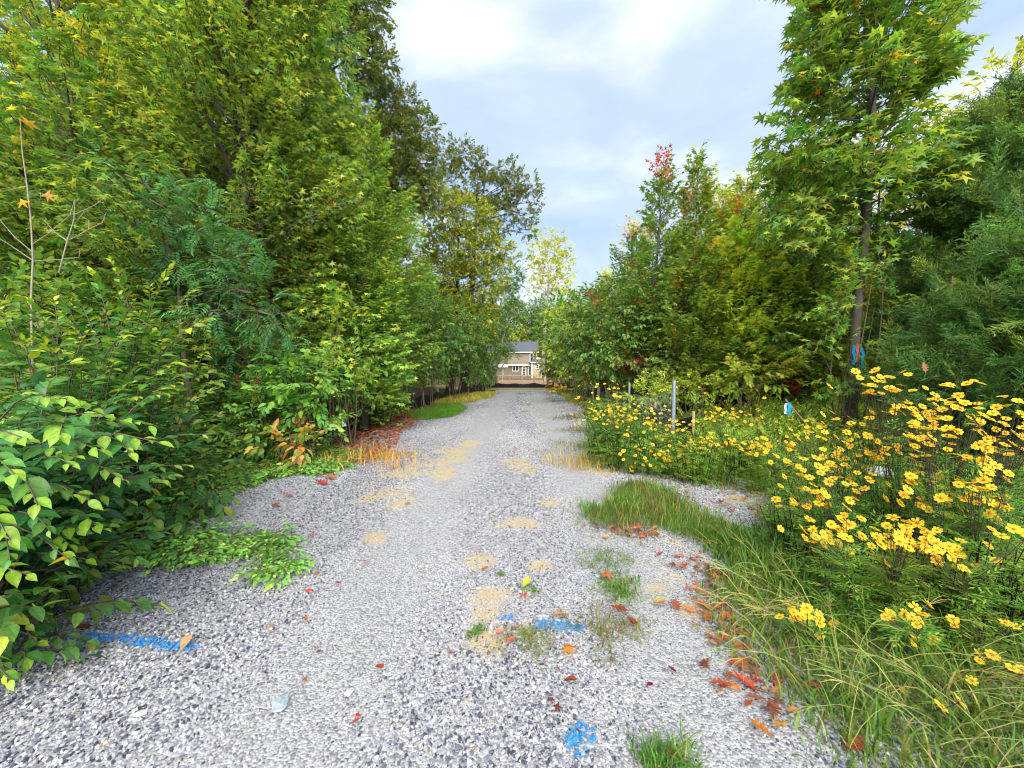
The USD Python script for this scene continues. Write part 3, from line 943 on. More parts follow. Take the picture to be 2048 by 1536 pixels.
# the lower wing with its hipped roof
wx0, wx1, wy = hx(1064) * .95, hx(1084) * .95, HY - 4.0
zt = at(1024, 724.5, wy)[2]
obj("wall", clapboard(wx0, wx1, wy, zg, zt), "siding_tan", house, label="tan wall of the low wing")
obj("wall", MB().box(wx0 + .02, wx1 - .02, wy + .16, HY + .7, zg, zt - .02).mesh, "siding_tan", house)
obj("corner_board", MB().box(wx0 - .1, wx0 + .12, wy - .08, wy + .2, zg, zt).mesh, "trim_white", house)
zr = at(1024, 712.5, wy)[2]
rv = np.array([[wx0 - .4, wy - .4, zt], [wx1 + .4, wy - .4, zt], [wx1 + .4, HY - .07, zt], [wx0 - .4, HY - .07, zt], [wx0 + 1.0, HY - .07, zr + .2], [wx1 - .6, HY - .07, zr + .2]])
F = np.array([[0, 1, 5], [0, 5, 4], [1, 2, 5], [3, 0, 4], [0, 3, 2], [0, 2, 1], [3, 4, 5], [3, 5, 2]])
wr = obj("roof", (rv, F), "roof_shingle", house, label="hipped gray roof of the low wing")
sk = np.array([wx0 + 1.0, wy + 1.6, zt + .95])
obj("skylight", MB().box(sk[0], sk[0] + .85, sk[1] - .5, sk[1] + .35, sk[2] - .3, sk[2] + .03).mesh, "trim_white", wr)
obj("gutter", MB().box(wx0 - .42, wx1 + .42, wy - .52, wy - .41, zt - .1, zt + .04).mesh, "trim_white", house)
window(1069.5, 1077.5, 728, 737.5, wy, "window", 1, None, .14, 1)

deck = thing("deck", "raised wooden deck in front of the house with slatted railing", "deck")
DY = 47.0
da, db = at(996, 760, DY)[0], at(1092, 760, DY)[0]
zt_, zb_ = at(1024, 751, DY)[2], at(1024, 763, DY)[2]
gz = float(height(0, DY))
obj("top_rail", MB().box(da, db, DY - .07, DY + .07, zt_ - .05, zt_ + .04).mesh, "deck_wood", deck)
obj("bottom_rail", MB().box(da, db, DY - .06, DY + .04, zb_ - .03, zb_ + .03).mesh, "deck_wood", deck)
mb = MB()
for x in np.arange(da + .06, db, .11):
    mb.box(x, x + .04, DY - .02, DY + .02, zb_ + .05, zt_ - .05)
obj("balusters", mb.mesh, "deck_wood", deck, kind="stuff")
for x in np.linspace(da, db, 5):
    obj("post", MB().box(x - .06, x + .06, DY + .08, DY + .2, gz, zt_ + .12).mesh, "deck_wood", deck)
mb = MB()
for x in np.arange(da, db, .16):
    mb.box(x, x + .13, DY - .03, DY + .03, gz, zb_ - .06)
obj("skirt_boards", mb.mesh, "deck_wood", deck, kind="stuff")
obj("floor", MB().box(da, db, DY + .21, DY + 6, zb_ - .15, zb_ - .05).mesh, "deck_wood", deck)


def parasol(label, px, py, rpx, y, mat, tilt=0.0, gz_=None):
    c = at(px, py, y)
    r = rpx * y / FOCAL
    g = float(height(c[0], y)) if gz_ is None else gz_
    t = thing("parasol", label, "parasol", (c[0], y, g))
    n = 8
    a = np.linspace(0, 2 * np.pi, n, endpoint=False)
    rim = np.stack([r * np.cos(a), r * np.sin(a), np.full(n, -r * .42)], 1)
    V = np.vstack([[[0, 0, 0]], rim, rim - [0, 0, .12], [[0, 0, -.03]]])
    F = [(0, 1 + i, 1 + (i + 1) % n) for i in range(n)] + [(1 + i, 1 + n + i, 1 + n + (i + 1) % n) for i in range(n)] + [(1 + i, 1 + n + (i + 1) % n, 1 + (i + 1) % n) for i in range(n)] + [(2 * n + 1, 1 + (i + 1) % n, 1 + i) for i in range(n)]
    obj("canopy", (V + [0, 0, c[2] - g], F), mat, t)
    obj("pole", tube([[0, 0, 0], [0, 0, c[2] - g + .12]], .03, 6), "trim_white", t)


parasol("white garden parasol open on the deck left of the house door", 1006, 728.5, 10.5, 58, "canvas_white")
parasol("small red parasol at the right end of the deck", 1090, 740.5, 6.5, 50, "canvas_red")

MATS["dry_lawn"] = usdkit.material(stage, "/World/Looks/dry_lawn", {
    "g": ("geometry", {}), "n": ("noise_texture", {"scale": 2.5, "detail": 7.0, "roughness": 0.7}),
    "r": ("rgb_ramp", {"ramp": [(0.3, (0.16, 0.14, 0.03)), (0.55, (0.34, 0.25, 0.07)), (0.75, (0.42, 0.31, 0.12))]}),
    "p": ("principled_bsdf", {"roughness": 0.95, "specular_ior_level": 0.1})},
    [("g.position", "n.vector"), ("n.fac", "r.fac"), ("r.color", "p.base_color")], surface="p.BSDF")
lawn = obj("lawn", grid(np.arange(-7, 9.1, .5), np.arange(27.2, 33, .4), lambda x, y: height(x, y) + .012), "dry_lawn", smooth=True, kind="structure")
tag(lawn, "strip of dry yellow grass across the far end of the lane", "lawn")


# ---------------------------------------------------------------- black silt fences
def silt_fence(name, label, pts, h, seed, stake_step=1.8, wave=.05):
    """pts: ground points; sagging black fabric with thickness on wooden stakes."""
    rng = rng_of(seed)
    P = np.array(pts, float)
    s = np.r_[0, np.cumsum(np.linalg.norm(np.diff(P[:, :2], axis=0), axis=1))]
    u = np.arange(0, s[-1], .12)
    x, y = np.interp(u, s, P[:, 0]), np.interp(u, s, P[:, 1])
    x = x + wave * (meshkit.noise(np.stack([u * 1.1, 0 * u, 0 * u], -1), seed) - .5) * 2
    base = np.array([x.mean(), y.mean(), 0])
    t = thing(name, label, "silt fence", base)
    zb = height(x, y)
    zt = zb + h * (1 - .18 * np.abs(np.sin(np.pi * u / stake_step)) - .2 * meshkit.noise(np.stack([u * .8, 0 * u, 0 * u], -1), seed + 1))
    rows = []
    for k in np.linspace(0, 1, 5):
        off = .04 * (meshkit.noise(np.stack([u * 3, np.full_like(u, k * 3), 0 * u], -1), seed + 3) - .5)
        rows.append(np.stack([x + off, y + off, zb - .03 + (zt - zb) * k], 1))
    V = np.vstack(rows)
    back = V + np.array([.012, .012, 0])
    m = len(u)
    F = []
    for r in range(4):
        for i in range(m - 1):
            a = r * m + i
            F += [(a, a + 1, a + m + 1), (a, a + m + 1, a + m)]
    F = np.array(F)
    k = len(V)
    rim = [(4 * m + i, 4 * m + i + 1, k + 4 * m + i + 1) for i in range(m - 1)] + [(4 * m + i, k + 4 * m + i + 1, k + 4 * m + i) for i in range(m - 1)]
    obj("fabric", (np.vstack([V, back]) - base, np.vstack([F, F[:, ::-1] + k, rim])), "black_fabric", t, smooth=True)
    for d in np.arange(.05, s[-1], stake_step):
        sx, sy = np.interp(d, s, P[:, 0]), np.interp(d, s, P[:, 1])
        g = float(height(sx, sy))
        b = MB().box(sx - .02, sx + .02, sy + .03, sy + .07, g - .1, g + h + rng.uniform(.02, .12))
        obj("stake", (b.mesh[0] - base, b.mesh[1]), "stake_wood", t)


FL = [on_ground(645, 880), on_ground(700, 855), on_ground(760, 828), on_ground(850, 800), on_ground(960, 784)]
FL = [np.array([-3.72, 6.6, 0]), np.array([-3.85, 8.5, 0]), np.array([-3.9, 11, 0]), np.array([-3.7, 15, 0]), np.array([-3.0, 20, 0]), np.array([-1.9, 27, 0])]
silt_fence("silt_fence", "black silt fence along the left edge of the lane under the trees", FL, .55, 1)
silt_fence("silt_fence", "black silt fence across the far end of the lane before the deck", [np.array([-4.5, 33.4, 0]), np.array([5.2, 33.0, 0])], .52, 2, 1.6)
silt_fence("silt_fence", "sagging black silt fence along the chain link posts behind the yellow flowers", [np.array([3.05, 6.35, 0]), np.array([3.0, 8.0, 0]), np.array([2.95, 9.6, 0]), np.array([3.2, 13, 0]), np.array([3.5, 18, 0])], .76, 3, 1.6, .1)

# ---------------------------------------------------------------- chain link fence on the right
cf = thing("chain_link_fence", "low chain link fence with galvanised posts behind the yellow flowers", "fence", (0, 0, 0))
posts = [(at(1347, 765, 6.6), 6.6, .034), (at(1258, 768, 9.7), 9.7, .03), (at(1196, 769, 13.5), 13.5, .03), (at(1177, 772, 17.5), 17.5, .03)]
for p, y, r in posts:
    g = float(height(p[0], y))
    V_, F_ = tube([[p[0], y, g - .1], [p[0] + .012, y, p[2]]], r, 12)
    po = obj("post", (V_, F_), "galvanised", cf, smooth=30)
    cv, cf_ = tube([[p[0] + .012, y, p[2]], [p[0] + .012, y, p[2] + .02], [p[0] + .012, y, p[2] + .035]], [r * 1.15, r * 1.1, r * .5], 12)
    obj("cap", (cv, cf_), "galvanised", po, smooth=30)
mb = MB()
for (pa, ya, _), (pb, yb, _) in zip(posts[:-1], posts[1:]):
    A, B = np.array([pa[0], ya]), np.array([pb[0], yb])
    Ln = np.linalg.norm(B - A)
    step, zt0, zt1 = .075, pa[2] - .14, pb[2] - .22
    ga, gb = float(height(*A)), float(height(*B))
    nrow = int((zt0 - ga) / step)
    for sgn in (0, 1):
        for k in range(int(Ln / step)):
            u = (k + .5 * 0 + np.arange(nrow + 1) % 2 * (1 if sgn else -1) * .5 + .5) * step
            u = np.clip(u, 0, Ln)
            w = u / Ln
            sag = .10 * np.sin(np.pi * np.clip(w, 0, 1)) * np.linspace(0, 1, nrow + 1)
            z = (ga * (1 - w) + gb * w) + np.linspace(.02, 1, nrow + 1) * ((zt0 - ga) * (1 - w) + (zt1 - gb) * w) - sag
            mb.tube(np.stack([A[0] + (B[0] - A[0]) * w + .05 * np.sin(z * 4), A[1] + (B[1] - A[1]) * w, z], 1), .0016, 3)
    if ya > 9:
        break
obj("wire_mesh", mb.mesh, "galvanised", cf, kind="stuff")

# ---------------------------------------------------------------- palettes (the leaves' own colours)
GUM = [(5, (86, 106, 34)), (4, (102, 118, 36)), (4, (66, 90, 38)), (2, (122, 130, 44)), (.4, (176, 142, 34)), (.25, (116, 84, 44))]
GUM_DARK = [(5, (62, 90, 38)), (4, (76, 102, 32)), (2, (92, 116, 40)), (1, (110, 112, 36))]
GUM_BRIGHT = [(4, (86, 114, 34)), (4, (104, 126, 38)), (1.5, (126, 138, 46)), (2.5, (70, 100, 38))]
GUM_OLIVE = [(4, (112, 120, 28)), (4, (130, 132, 28)), (2, (94, 108, 32)), (1, (150, 140, 32))]
GUM_YELLOW = [(4, (138, 150, 40)), (4, (154, 158, 44)), (3, (112, 134, 40)), (.6, (182, 156, 48)), (.2, (180, 110, 70))]
GUM_RUST = [(1.5, (144, 106, 60)), (1, (156, 112, 66)), (5, (118, 126, 44)), (3, (138, 140, 48)), (.4, (130, 76, 56))]
RED = [(3, (140, 44, 30)), (2, (116, 34, 30)), (2, (160, 84, 40))]
ORANGE = [(3, (214, 150, 24)), (2, (204, 110, 30)), (2, (208, 168, 34))]
BROWN = [(3, (120, 76, 44)), (2, (98, 54, 38))]
OAKC = [(5, (68, 84, 38)), (4, (82, 94, 40)), (2, (58, 72, 40)), (1.2, (108, 88, 48))]
OAK_MID = [(5, (70, 82, 34)), (4, (86, 92, 34)), (2, (56, 70, 36)), (1.2, (124, 104, 38))]
YEL = [(4, (112, 118, 30)), (5, (92, 104, 30)), (1.2, (150, 136, 28)), (3, (76, 92, 32))]
UNDER = [(5, (64, 94, 40)), (4, (82, 108, 38)), (3, (50, 78, 42)), (1, (112, 120, 40))]
HONEY = [(5, (70, 108, 40)), (4, (88, 124, 42)), (2, (58, 92, 42)), (1, (120, 142, 44))]
SUMAC = [(5, (44, 84, 44)), (4, (56, 96, 48)), (2, (76, 112, 50)), (.3, (130, 50, 34))]
CEDAR = [(5, (54, 80, 34)), (4, (68, 94, 36)), (2, (44, 66, 34)), (1, (92, 110, 42))]
FAR = [(5, (64, 88, 40)), (4, (82, 100, 42)), (2, (52, 74, 44)), (2, (108, 112, 44))]
WEED = [(4, (122, 142, 40)), (4, (102, 130, 40)), (2, (146, 154, 46)), (1, (150, 132, 56))]
OL = [(.05, ORANGE), (.02, BROWN)]


def gp(px, depth):
    x = (px - 1024) / FOCAL * depth
    return np.array([x, depth, float(height(x, depth))])


def topz(py, depth):
    return float(at(1024, py, depth)[2])


# ---------------------------------------------------------------- left side
sweetgum("tallest star leaved sweetgum at the left lane edge, its top out of view", [-4.95, 7.0, .1], 11.5, 2.65, 11, GUM, .12, 90, 5600, .118, .05, .42, (.1, .2), explode_n=300, accents=[(.035, ORANGE), (.02, BROWN)], up0=.3, up1=1.05, gap=.27)
sweetgum("sweetgum behind the bare twigs at far left with gaps of sky in its crown", [-8.2, 7.2, .2], 9.4, 3.3, 12, GUM_OLIVE[:2] + GUM_DARK, .14, 60, 2700, .125, .16, .6, explode_n=120, accents=[(.03, RED), (.03, ORANGE)], gap=.40)
sweetgum("tall olive green sweetgum between the leftmost one and the tallest one", [-7.0, 9.5, .2], 13.0, 3.0, 13, GUM_OLIVE[:2] + GUM, .15, 60, 2700, .13, .14, .6, accents=[(.03, ORANGE), (.04, BROWN)], gap=.30)
sweetgum("low dark sweetgum crowded under the others beside the sumac", [-7.0, 6.3, .2], 5.6, 2.6, 14, GUM_DARK, .09, 40, 1300, .14, .2, .6, accents=[(.02, ORANGE)])
sweetgum("bright green conical sweetgum leaning over the lane right of the tallest one", [-3.75, 9.7, .1], 7.0, 1.8, 15, GUM_BRIGHT, .09, 64, 3000, .112, .03, .45, gap=.24, accents=[(.01, ORANGE)])
sweetgum("narrow bright sweetgum with drooping yellowish shoots at the top beside the dark oak", [-4.6, 8.6, .1], 9.0, 1.5, 16, GUM_BRIGHT, .09, 50, 1500, .13, .2, .6, accents=[(.03, RED)])
sweetgum("green sweetgum beyond the conical one, half way down the left side", [-4.6, 15.5, .1], 7.4, 2.5, 17, GUM, .1, 44, 1700, .14, .06, .65, accents=[(.01, ORANGE)])

clump_tree("oak_tree", "dark oak whose high crown stands against the sky at the top left of the opening", [-8.0, 15.5, .2],
           px_clumps(15, (690, -60, 80), (660, 20, 50), (735, 20, 42), (715, 90, 46), (752, 80, 32), (770, 125, 20), (640, 70, 34), (735, 150, 24), (600, -40, 80)), 21, OAKC, "ovate", 330, .095, .28, top=at(650, -60, 15), leaf_n=11, twig_len=.24, group="dark oaks on the left")
clump_tree("oak_tree", "second dark oak with a dense rounded crown below and right of the high one", [-5.8, 17.5, .2],
           px_clumps(17, (745, 220, 60), (800, 215, 45), (840, 260, 36), (780, 290, 66), (835, 320, 45), (800, 370, 60), (850, 380, 36), (740, 330, 70), (745, 170, 24), (720, 400, 70)), 22, OAKC, "ovate", 340, .095, .26, top=at(760, 200, 17), leaf_n=11, twig_len=.24, group="dark oaks on the left", holes=.18)
clump_tree("oak_tree", "open oak reaching out over the lane against the sky, with bare limbs showing", [-3.4, 27, .1],
           px_clumps(27, (885, 320, 34), (915, 300, 28), (945, 322, 30), (975, 335, 28), (1005, 342, 28), (1030, 362, 26), (1062, 372, 20, -.5), (1070, 405, 16, -.5), (1012, 385, 32), (975, 380, 34), (1020, 420, 36), (1050, 432, 24), (985, 425, 32), (1055, 460, 16), (900, 370, 36), (940, 380, 28), (1000, 455, 22)), 23, OAK_MID, "ovate", 150, .13, .3, top=at(955, 360, 27), leaf_n=10, twig_len=.3, holes=.40)
clump_tree("oak_tree", "yellowing broad tree in front of the open oak, turning gold on its right side", [-3.6, 22, .1],
           px_clumps(21, (880, 440, 55), (930, 430, 42), (965, 450, 34), (905, 500, 58), (955, 510, 46), (990, 500, 26), (1010, 510, 22), (880, 560, 60), (935, 575, 55), (985, 560, 36), (900, 640, 60), (955, 640, 45), (870, 400, 36)), 24, YEL, "ovate", 130, .15, .22, top=at(915, 430, 21), leaf_n=9, twig_len=.34, holes=.22)
clump_tree("slim_tree", "slim tree with bare pale trunk and loose yellow green crown at the lane's end", gp(1086, 38),
           px_clumps(38, (1078, 452, 12), (1072, 480, 14), (1100, 478, 14), (1118, 470, 12), (1128, 495, 16), (1105, 505, 20), (1075, 510, 18), (1130, 525, 18), (1100, 535, 22), (1070, 545, 18), (1135, 550, 14), (1118, 570, 22), (1090, 575, 16), (1140, 580, 10), (1066, 575, 10)), 25, [(4, (136, 134, 30)), (3, (106, 124, 34)), (2, (176, 152, 32))], "ovate", 85, .17, .2, mat="bark_pale", leaf_n=8, twig_len=.4, holes=.3,
           trunk_pts=[at(1085, 745, 38), at(1088, 690, 38), at(1090, 640, 38), at(1096, 590, 38), at(1098, 550, 38), at(1094, 510, 38), at(1084, 465, 38)])
clump_tree("leaning_tree", "dark leafy tree with a leaning pale stem left of the slim tree", gp(985, 30),
           px_clumps(30, (1000, 560, 26), (1025, 560, 20), (1040, 545, 12), (1005, 600, 28), (1035, 600, 18), (990, 650, 34), (1020, 650, 22), (1030, 625, 18), (982, 700, 28), (1022, 692, 11), (1008, 692, 17), (1002, 710, 17), (1028, 706, 7), (965, 740, 26), (1046, 520, 8)), 26, UNDER, "ovate", 110, .15, .13, mat="bark_pale", leaf_n=9, twig_len=.34,
           trunk_pts=[at(985, 770, 30), at(1000, 700, 30), at(1010, 660, 30), at(1025, 630, 30), at(1040, 590, 30)])

# dark trunks and dim trees inside the left wood
for k, (px, d, H, r) in enumerate([(482, 7.6, 8, .14), (395, 9.0, 10, .15), (255, 10.5, 11, .16), (120, 9.4, 11, .17), (560, 12.5, 11, .16)]):
    b = gp(px, d)
    rg = rng_of(300 + k)
    cl = [(b[0] + rg.normal(0, 1.3), b[1] + rg.normal(0, 1.0) + .8, b[2] + z, rg.uniform(.9, 1.5)) for z in np.linspace(2.6, H, 8)]
    clump_tree("wood_tree", ["dark trunk standing in the gap behind the sumac, right of the arching shoots", "dark trunked tree behind the sumac crown", "dim tree deep in the wood behind the bare twigs", "leftmost dim tree deep in the wood at the picture's edge", "dim tree between the tallest sweetgum and the oaks"][k],
               b, cl, 310 + k, GUM_DARK, "ovate", 95, .12, r, top=b + [rg.normal(0, .3), .3, H], leaf_n=9, twig_len=.34, holes=.15, group="trees inside the left wood")
for k, (x, y, H) in enumerate([(-12, 11, 11), (-10, 15, 13), (-15, 15, 14), (-9, 20, 14), (-14, 9, 8), (-7.5, 25, 12), (-18, 22, 15)]):
    rg = rng_of(330 + k)
    cl = [(x + rg.normal(0, 1.6), y + rg.normal(0, 1.3), z, rg.uniform(1.2, 2.0)) for z in np.linspace(.9, H, 11)]
    clump_tree("wood_tree", "dim green tree in the background of the left wood", [x, y, .2], cl, 340 + k, GUM_DARK, "ovate", 46, .17, .2, top=[x, y, H], leaf_n=9, twig_len=.42, holes=.1, group="background trees of the left wood")

# winged sumac, pinnate leaves
fr_mk = lambda r_: make_frond(r_, SUMAC)
clump_tree("sumac", "winged sumac with dark feathered leaves under the tallest sweetgum", [-4.3, 5.4, .15], px_clumps(5.3, (300, 400, 70), (250, 350, 55), (360, 410, 55), (420, 450, 60), (330, 480, 80), (250, 440, 70), (460, 520, 50), (400, 540, 70), (500, 585, 60), (545, 630, 45), (440, 620, 60)), 41, SUMAC, "lance", 210, .07, .05, top=at(360, 440, 5.3), mat="bark_brown", maker=fr_mk, group=None, category="sumac tree", hang=.25, holes=.25, explode_n=300)
clump_tree("sumac", "small sumac with hanging feathered leaves and dark red seed heads behind the arching shoots", [-3.6, 5.9, .15], px_clumps(5.9, (430, 650, 45), (480, 680, 45), (520, 720, 50), (560, 690, 45), (400, 700, 40), (450, 730, 40)), 42, SUMAC, "lance", 190, .065, .03, top=at(480, 660, 5.9), mat="bark_brown", maker=fr_mk, category="sumac tree", hang=.5, holes=.25)
for k, (px, py) in enumerate([(285, 498), (475, 755), (516, 760), (505, 775), (500, 665)]):
    p = at(px, py, 4.95 if k == 0 else 5.35)
    rg = rng_of(350 + k)
    mb = MB()
    for _ in range(46):
        v, f = stone_mesh(rg, 1, 7)
        mb.add(v * .022 + p + unit(rg.normal(0, 1, 3)) * rg.uniform(0, .035) * [1, 1, 1.6], f)
    mb.tube([p - [0, 0, .04], p + [0, .06, -.2]], .004, 4)
    simple("berry_red", (.16, .012, .014), .6) if k == 0 else None
    tag(obj("seed_head", mb.mesh, "berry_red"), ["dark red sumac seed head high among the feathered leaves", "dark red seed head left of the pair in the shaded gap", "dark red seed head right of the pair in the shaded gap", "lower dark red seed head in the shaded gap behind the honeysuckle", "dark red seed head under the small sumac's crown"][k], "seed head")

# honeysuckle and other shrubs along the left silt fence
bush("honeysuckle_bush", "rounded honeysuckle bush with small dense leaves left of the white board", px_clumps(6.0, (450, 845, 64), (520, 825, 64), (560, 850, 52), (480, 865, 56), (600, 870, 38), (420, 810, 60), (400, 860, 58), (350, 850, 60)), 51, HONEY, "small", 560, .062, 12, .26, leaf_mat="waxy_leaf", holes=.15)
bush("leafy_bush", "taller bush of broad round leaves standing over the honeysuckle", px_clumps(5.9, (560, 780, 62), (610, 760, 50), (640, 800, 40), (540, 830, 60), (620, 840, 45), (580, 720, 40)), 52, HONEY, "ovate", 250, .10, 9, .3, explode_n=200, accents=[(.02, ORANGE)])
bush("rusty_sapling", "low sapling with orange brown lower leaves at the edge of the left verge", px_clumps(5.5, (585, 880, 32), (615, 900, 28), (560, 900, 22)), 53, [(3, (96, 110, 44)), (3, (150, 118, 58)), (2, (190, 112, 40))], "ovate", 320, .10, 7, .25, explode_n=80)
bush("sweetgum_sapling", "young sweetgum with a few yellow star leaves in front of the left hedge", px_clumps(7.2, (690, 640, 40), (660, 680, 44), (720, 700, 36), (680, 740, 40), (640, 620, 36), (670, 780, 26)), 54, GUM_BRIGHT + [(.7, (216, 166, 20))], "star", 130, .13, 8, .34, explode_n=120)
hedge = [
    (8.2, [(670, 750, 44), (705, 705, 50), (655, 800, 36), (715, 765, 40), (640, 740, 40)], "nearest leafy shrub of the left hedge, right of the white board", HONEY, "ovate"),
    (10.5, [(745, 690, 54), (765, 750, 42), (725, 650, 50), (775, 635, 48), (815, 715, 40)], "dark vine covered shrub where the reddish leaf litter ends on the left", UNDER, "ovate"),
    (14, [(815, 690, 52), (840, 738, 40), (880, 680, 46), (840, 620, 50), (870, 640, 44)], "dark green shrub above the bright grass strip on the left", UNDER, "ovate"),
    (18, [(890, 720, 36), (920, 690, 42), (900, 640, 46), (940, 740, 26), (935, 660, 36)], "shrub half way along the left hedge under the yellowing tree", UNDER, "ovate"),
    (23, [(940, 710, 34), (960, 680, 34), (970, 740, 26), (950, 640, 36), (985, 700, 24)], "farther shrub of the left hedge just before the house comes into view", UNDER, "ovate"),
    (28, [(966, 735, 22), (972, 700, 24), (958, 755, 18), (980, 757, 11)], "last shrub of the left hedge beside the far silt fence", FAR, "ovate")]
for k, (d, q, label, pal, shp) in enumerate(hedge):
    bush("hedge_shrub", label, px_clumps(d, *q), 60 + k, pal, shp, [260, 190, 150, 120, 100, 90][k], .1 + .006 * k, 10, .3 + .02 * k, holes=.15, accents=[(.015, BROWN)] if k < 3 else None, stems=6)

# bare sapling at far left
bs = thing("bare_sapling", "leafless thin sapling with pale forked twigs at the far left", "sapling", gp(60, 3.6))
b0 = gp(60, 3.6)
mb = MB()
mb.tube(np.array([b0, at(62, 600, 3.6), at(66, 520, 3.6), at(62, 440, 3.6), at(54, 370, 3.6), at(44, 300, 3.6), at(40, 235, 3.6)]) - b0, [.009, .008, .007, .006, .005, .004, .002], 6)
obj("trunk", mb.mesh, "twig_pale", bs, smooth=True)
for pts in ([(66, 505), (30, 475), (0, 440), (-30, 400)], [(66, 488), (100, 465), (140, 430), (150, 398)], [(66, 522), (110, 520), (158, 515), (160, 500)], [(64, 520), (20, 490), (-20, 465)], [(56, 372), (20, 380), (-20, 388)], [(140, 430), (152, 445), (170, 420)], [(54, 380), (80, 400), (82, 385)]):
    P = np.array([at(px, py, 3.6 + .05 * i) for i, (px, py) in enumerate(pts)]) - b0
    obj("twig", tube(P, np.linspace(.004, .0015, len(P)), 4), "twig_pale", bs, smooth=True)
P = np.array([at(118, 545, 3.4), at(135, 480, 3.4), at(148, 440, 3.4), at(150, 400, 3.4)]) - b0
obj("twig", tube(P, [.006, .005, .004, .002], 5), "twig_pale", bs, smooth=True)
for pts in ([(140, 480), (175, 460), (205, 445), (212, 425)], [(148, 430), (190, 410), (218, 388)], [(135, 482), (110, 465), (88, 440)], [(178, 458), (178, 440)]):
    P = np.array([at(px, py, 3.4) for px, py in pts]) - b0
    obj("twig", tube(P, np.linspace(.005, .002, len(P)), 4), "twig_pale", bs, smooth=True)

# ---------------------------------------------------------------- big leaved shrubs in the left foreground
BIGLEAF = leaf_fine()


def arching_shrub(name, label, base, shoots, seed, size=.12, spacing=.05, n_parts=300, cmix=((58, 104, 40), (84, 128, 42), (128, 154, 36), (176, 182, 36)), width=1.0, fill=(), oval=False):
    """shoots: (start, end, bend). Leaves stand in two rows, smaller and yellower towards the tip."""
    rng = rng_of(seed)
    base = np.asarray(base, float)
    t = thing(name, label, "shrub", base)
    LV, LF, rib = BIGLEAF
    if width != 1.0:
        LV = LV * [1, width, 1]
    stems, rec = MB(), []
    cm = [srgb(*c) * 1.35 for c in cmix]
    for p0, p1, bend in shoots:
        p0, p1 = np.asarray(p0, float), np.asarray(p1, float)
        L = np.linalg.norm(p1 - p0)
        c = curve(p0, p1, bend, 9)
        stems.tube(c, np.linspace(.0065, .002, 9), 5)
        n = max(4, int(L / spacing))
        dark = rng.uniform(0, 1)
        for i in range(n):
            s = .12 + .88 * (i + .5) / n
            p = np.array([np.interp(s, np.linspace(0, 1, 9), c[:, k]) for k in range(3)])
            f = unit(np.array([np.interp(min(1, s + .05), np.linspace(0, 1, 9), c[:, k]) for k in range(3)]) - np.array([np.interp(max(0, s - .1), np.linspace(0, 1, 9), c[:, k]) for k in range(3)]))
            lat = unit(np.cross(f, [0, 0, 1])) * (1 if i % 2 else -1)
            d = lat * rng.uniform(.7, 1.1) * (1 - .6 * s ** 4) + f * (.45 + .8 * s ** 3) + np.array([0, 0, rng.uniform(-.75, .25)])
            sz = size * rng.uniform(.55, 1.25) * (1 - .62 * s ** 3)
            g = np.clip(s ** 3 * 2.9 + rng.normal(-.1, .3) - .7 * (dark < .5), 0, 2.999)
            k = int(g)
            colr = (cm[k] * (1 - (g - k)) + cm[k + 1] * (g - k)) * rng.uniform(.8, 1.15)
            R = frames(d[None], np.array([[rng.normal(0, .35), rng.normal(0, .35) - .1, 1.0]]))[0]
            rec.append((p + unit(d) * .012, R, sz, colr))
    obj("stems", (stems.mesh[0] - base, stems.mesh[1]), "bark_brown", t, smooth=True)
    P = np.array([r[0] for r in rec])
    g = height(P[:, 0], P[:, 1])
    ok = P[:, 2] > g + .02
    rec = [r for r, k in zip(rec, ok) if k]
    P = P[ok]
    px, py, f = project(P)
    big = np.where((px > -60) & (px < 2100) & (py < 1600) & (f > .3), np.array([r[2] for r in rec]) / f, 0)
    order = np.argsort(-big)
    part = order[:n_parts]
    for i in part:
        p, R, sz, colr = rec[i]
        col = np.clip(colr[None] * (1 + .22 * rib[:, None]), 0, .9)
        obj("leaf", ((LV * sz) @ R.T + p - base, LF), "waxy_leaf", t, col=col, smooth=True)
    rest = order[n_parts:]
    if len(rest):
        cols = np.array([rec[i][3] for i in rest])
        lum = cols[:, 0]
        q = np.quantile(lum, np.linspace(0, 1, 9)[1:-1])
        bins = np.searchsorted(q, lum)
        protos = [{"V": LV, "F": LF, "C": np.clip(cols[bins == b].mean(0)[None] * (1 + .22 * rib[:, None]), 0, .9), "mat": "waxy_leaf", "smooth": True} for b in range(8) if (bins == b).any()]
        remap = {b: i for i, b in enumerate([b for b in range(8) if (bins == b).any()])}
        scatter("foliage", protos, P[rest] - base, np.array([rec[i][1] for i in rest]), np.array([rec[i][2] for i in rest]), [remap[b] for b in bins], t)
    return t


def shoots_to(base, targets, seed, spread=.25, bend=.12, extra=()):
    """targets: (px, py, depth) of the tips."""
    rng, out = rng_of(seed), []
    for px, py, d in targets:
        tip = at(px, py, d)
        tip[2] = max(tip[2], float(height(tip[0], tip[1])) + .2)
        b = np.asarray(base) + rng.normal(0, spread, 3) * [1, 1, 0]
        b[0] = min(b[0], base[0] + .25)
        b[2] = float(height(b[0], b[1]))
        v = tip - b
        out.append((b + v * .05, tip, (rng.normal(0, .04), rng.normal(0, .04), bend * np.linalg.norm(v))))
    return out


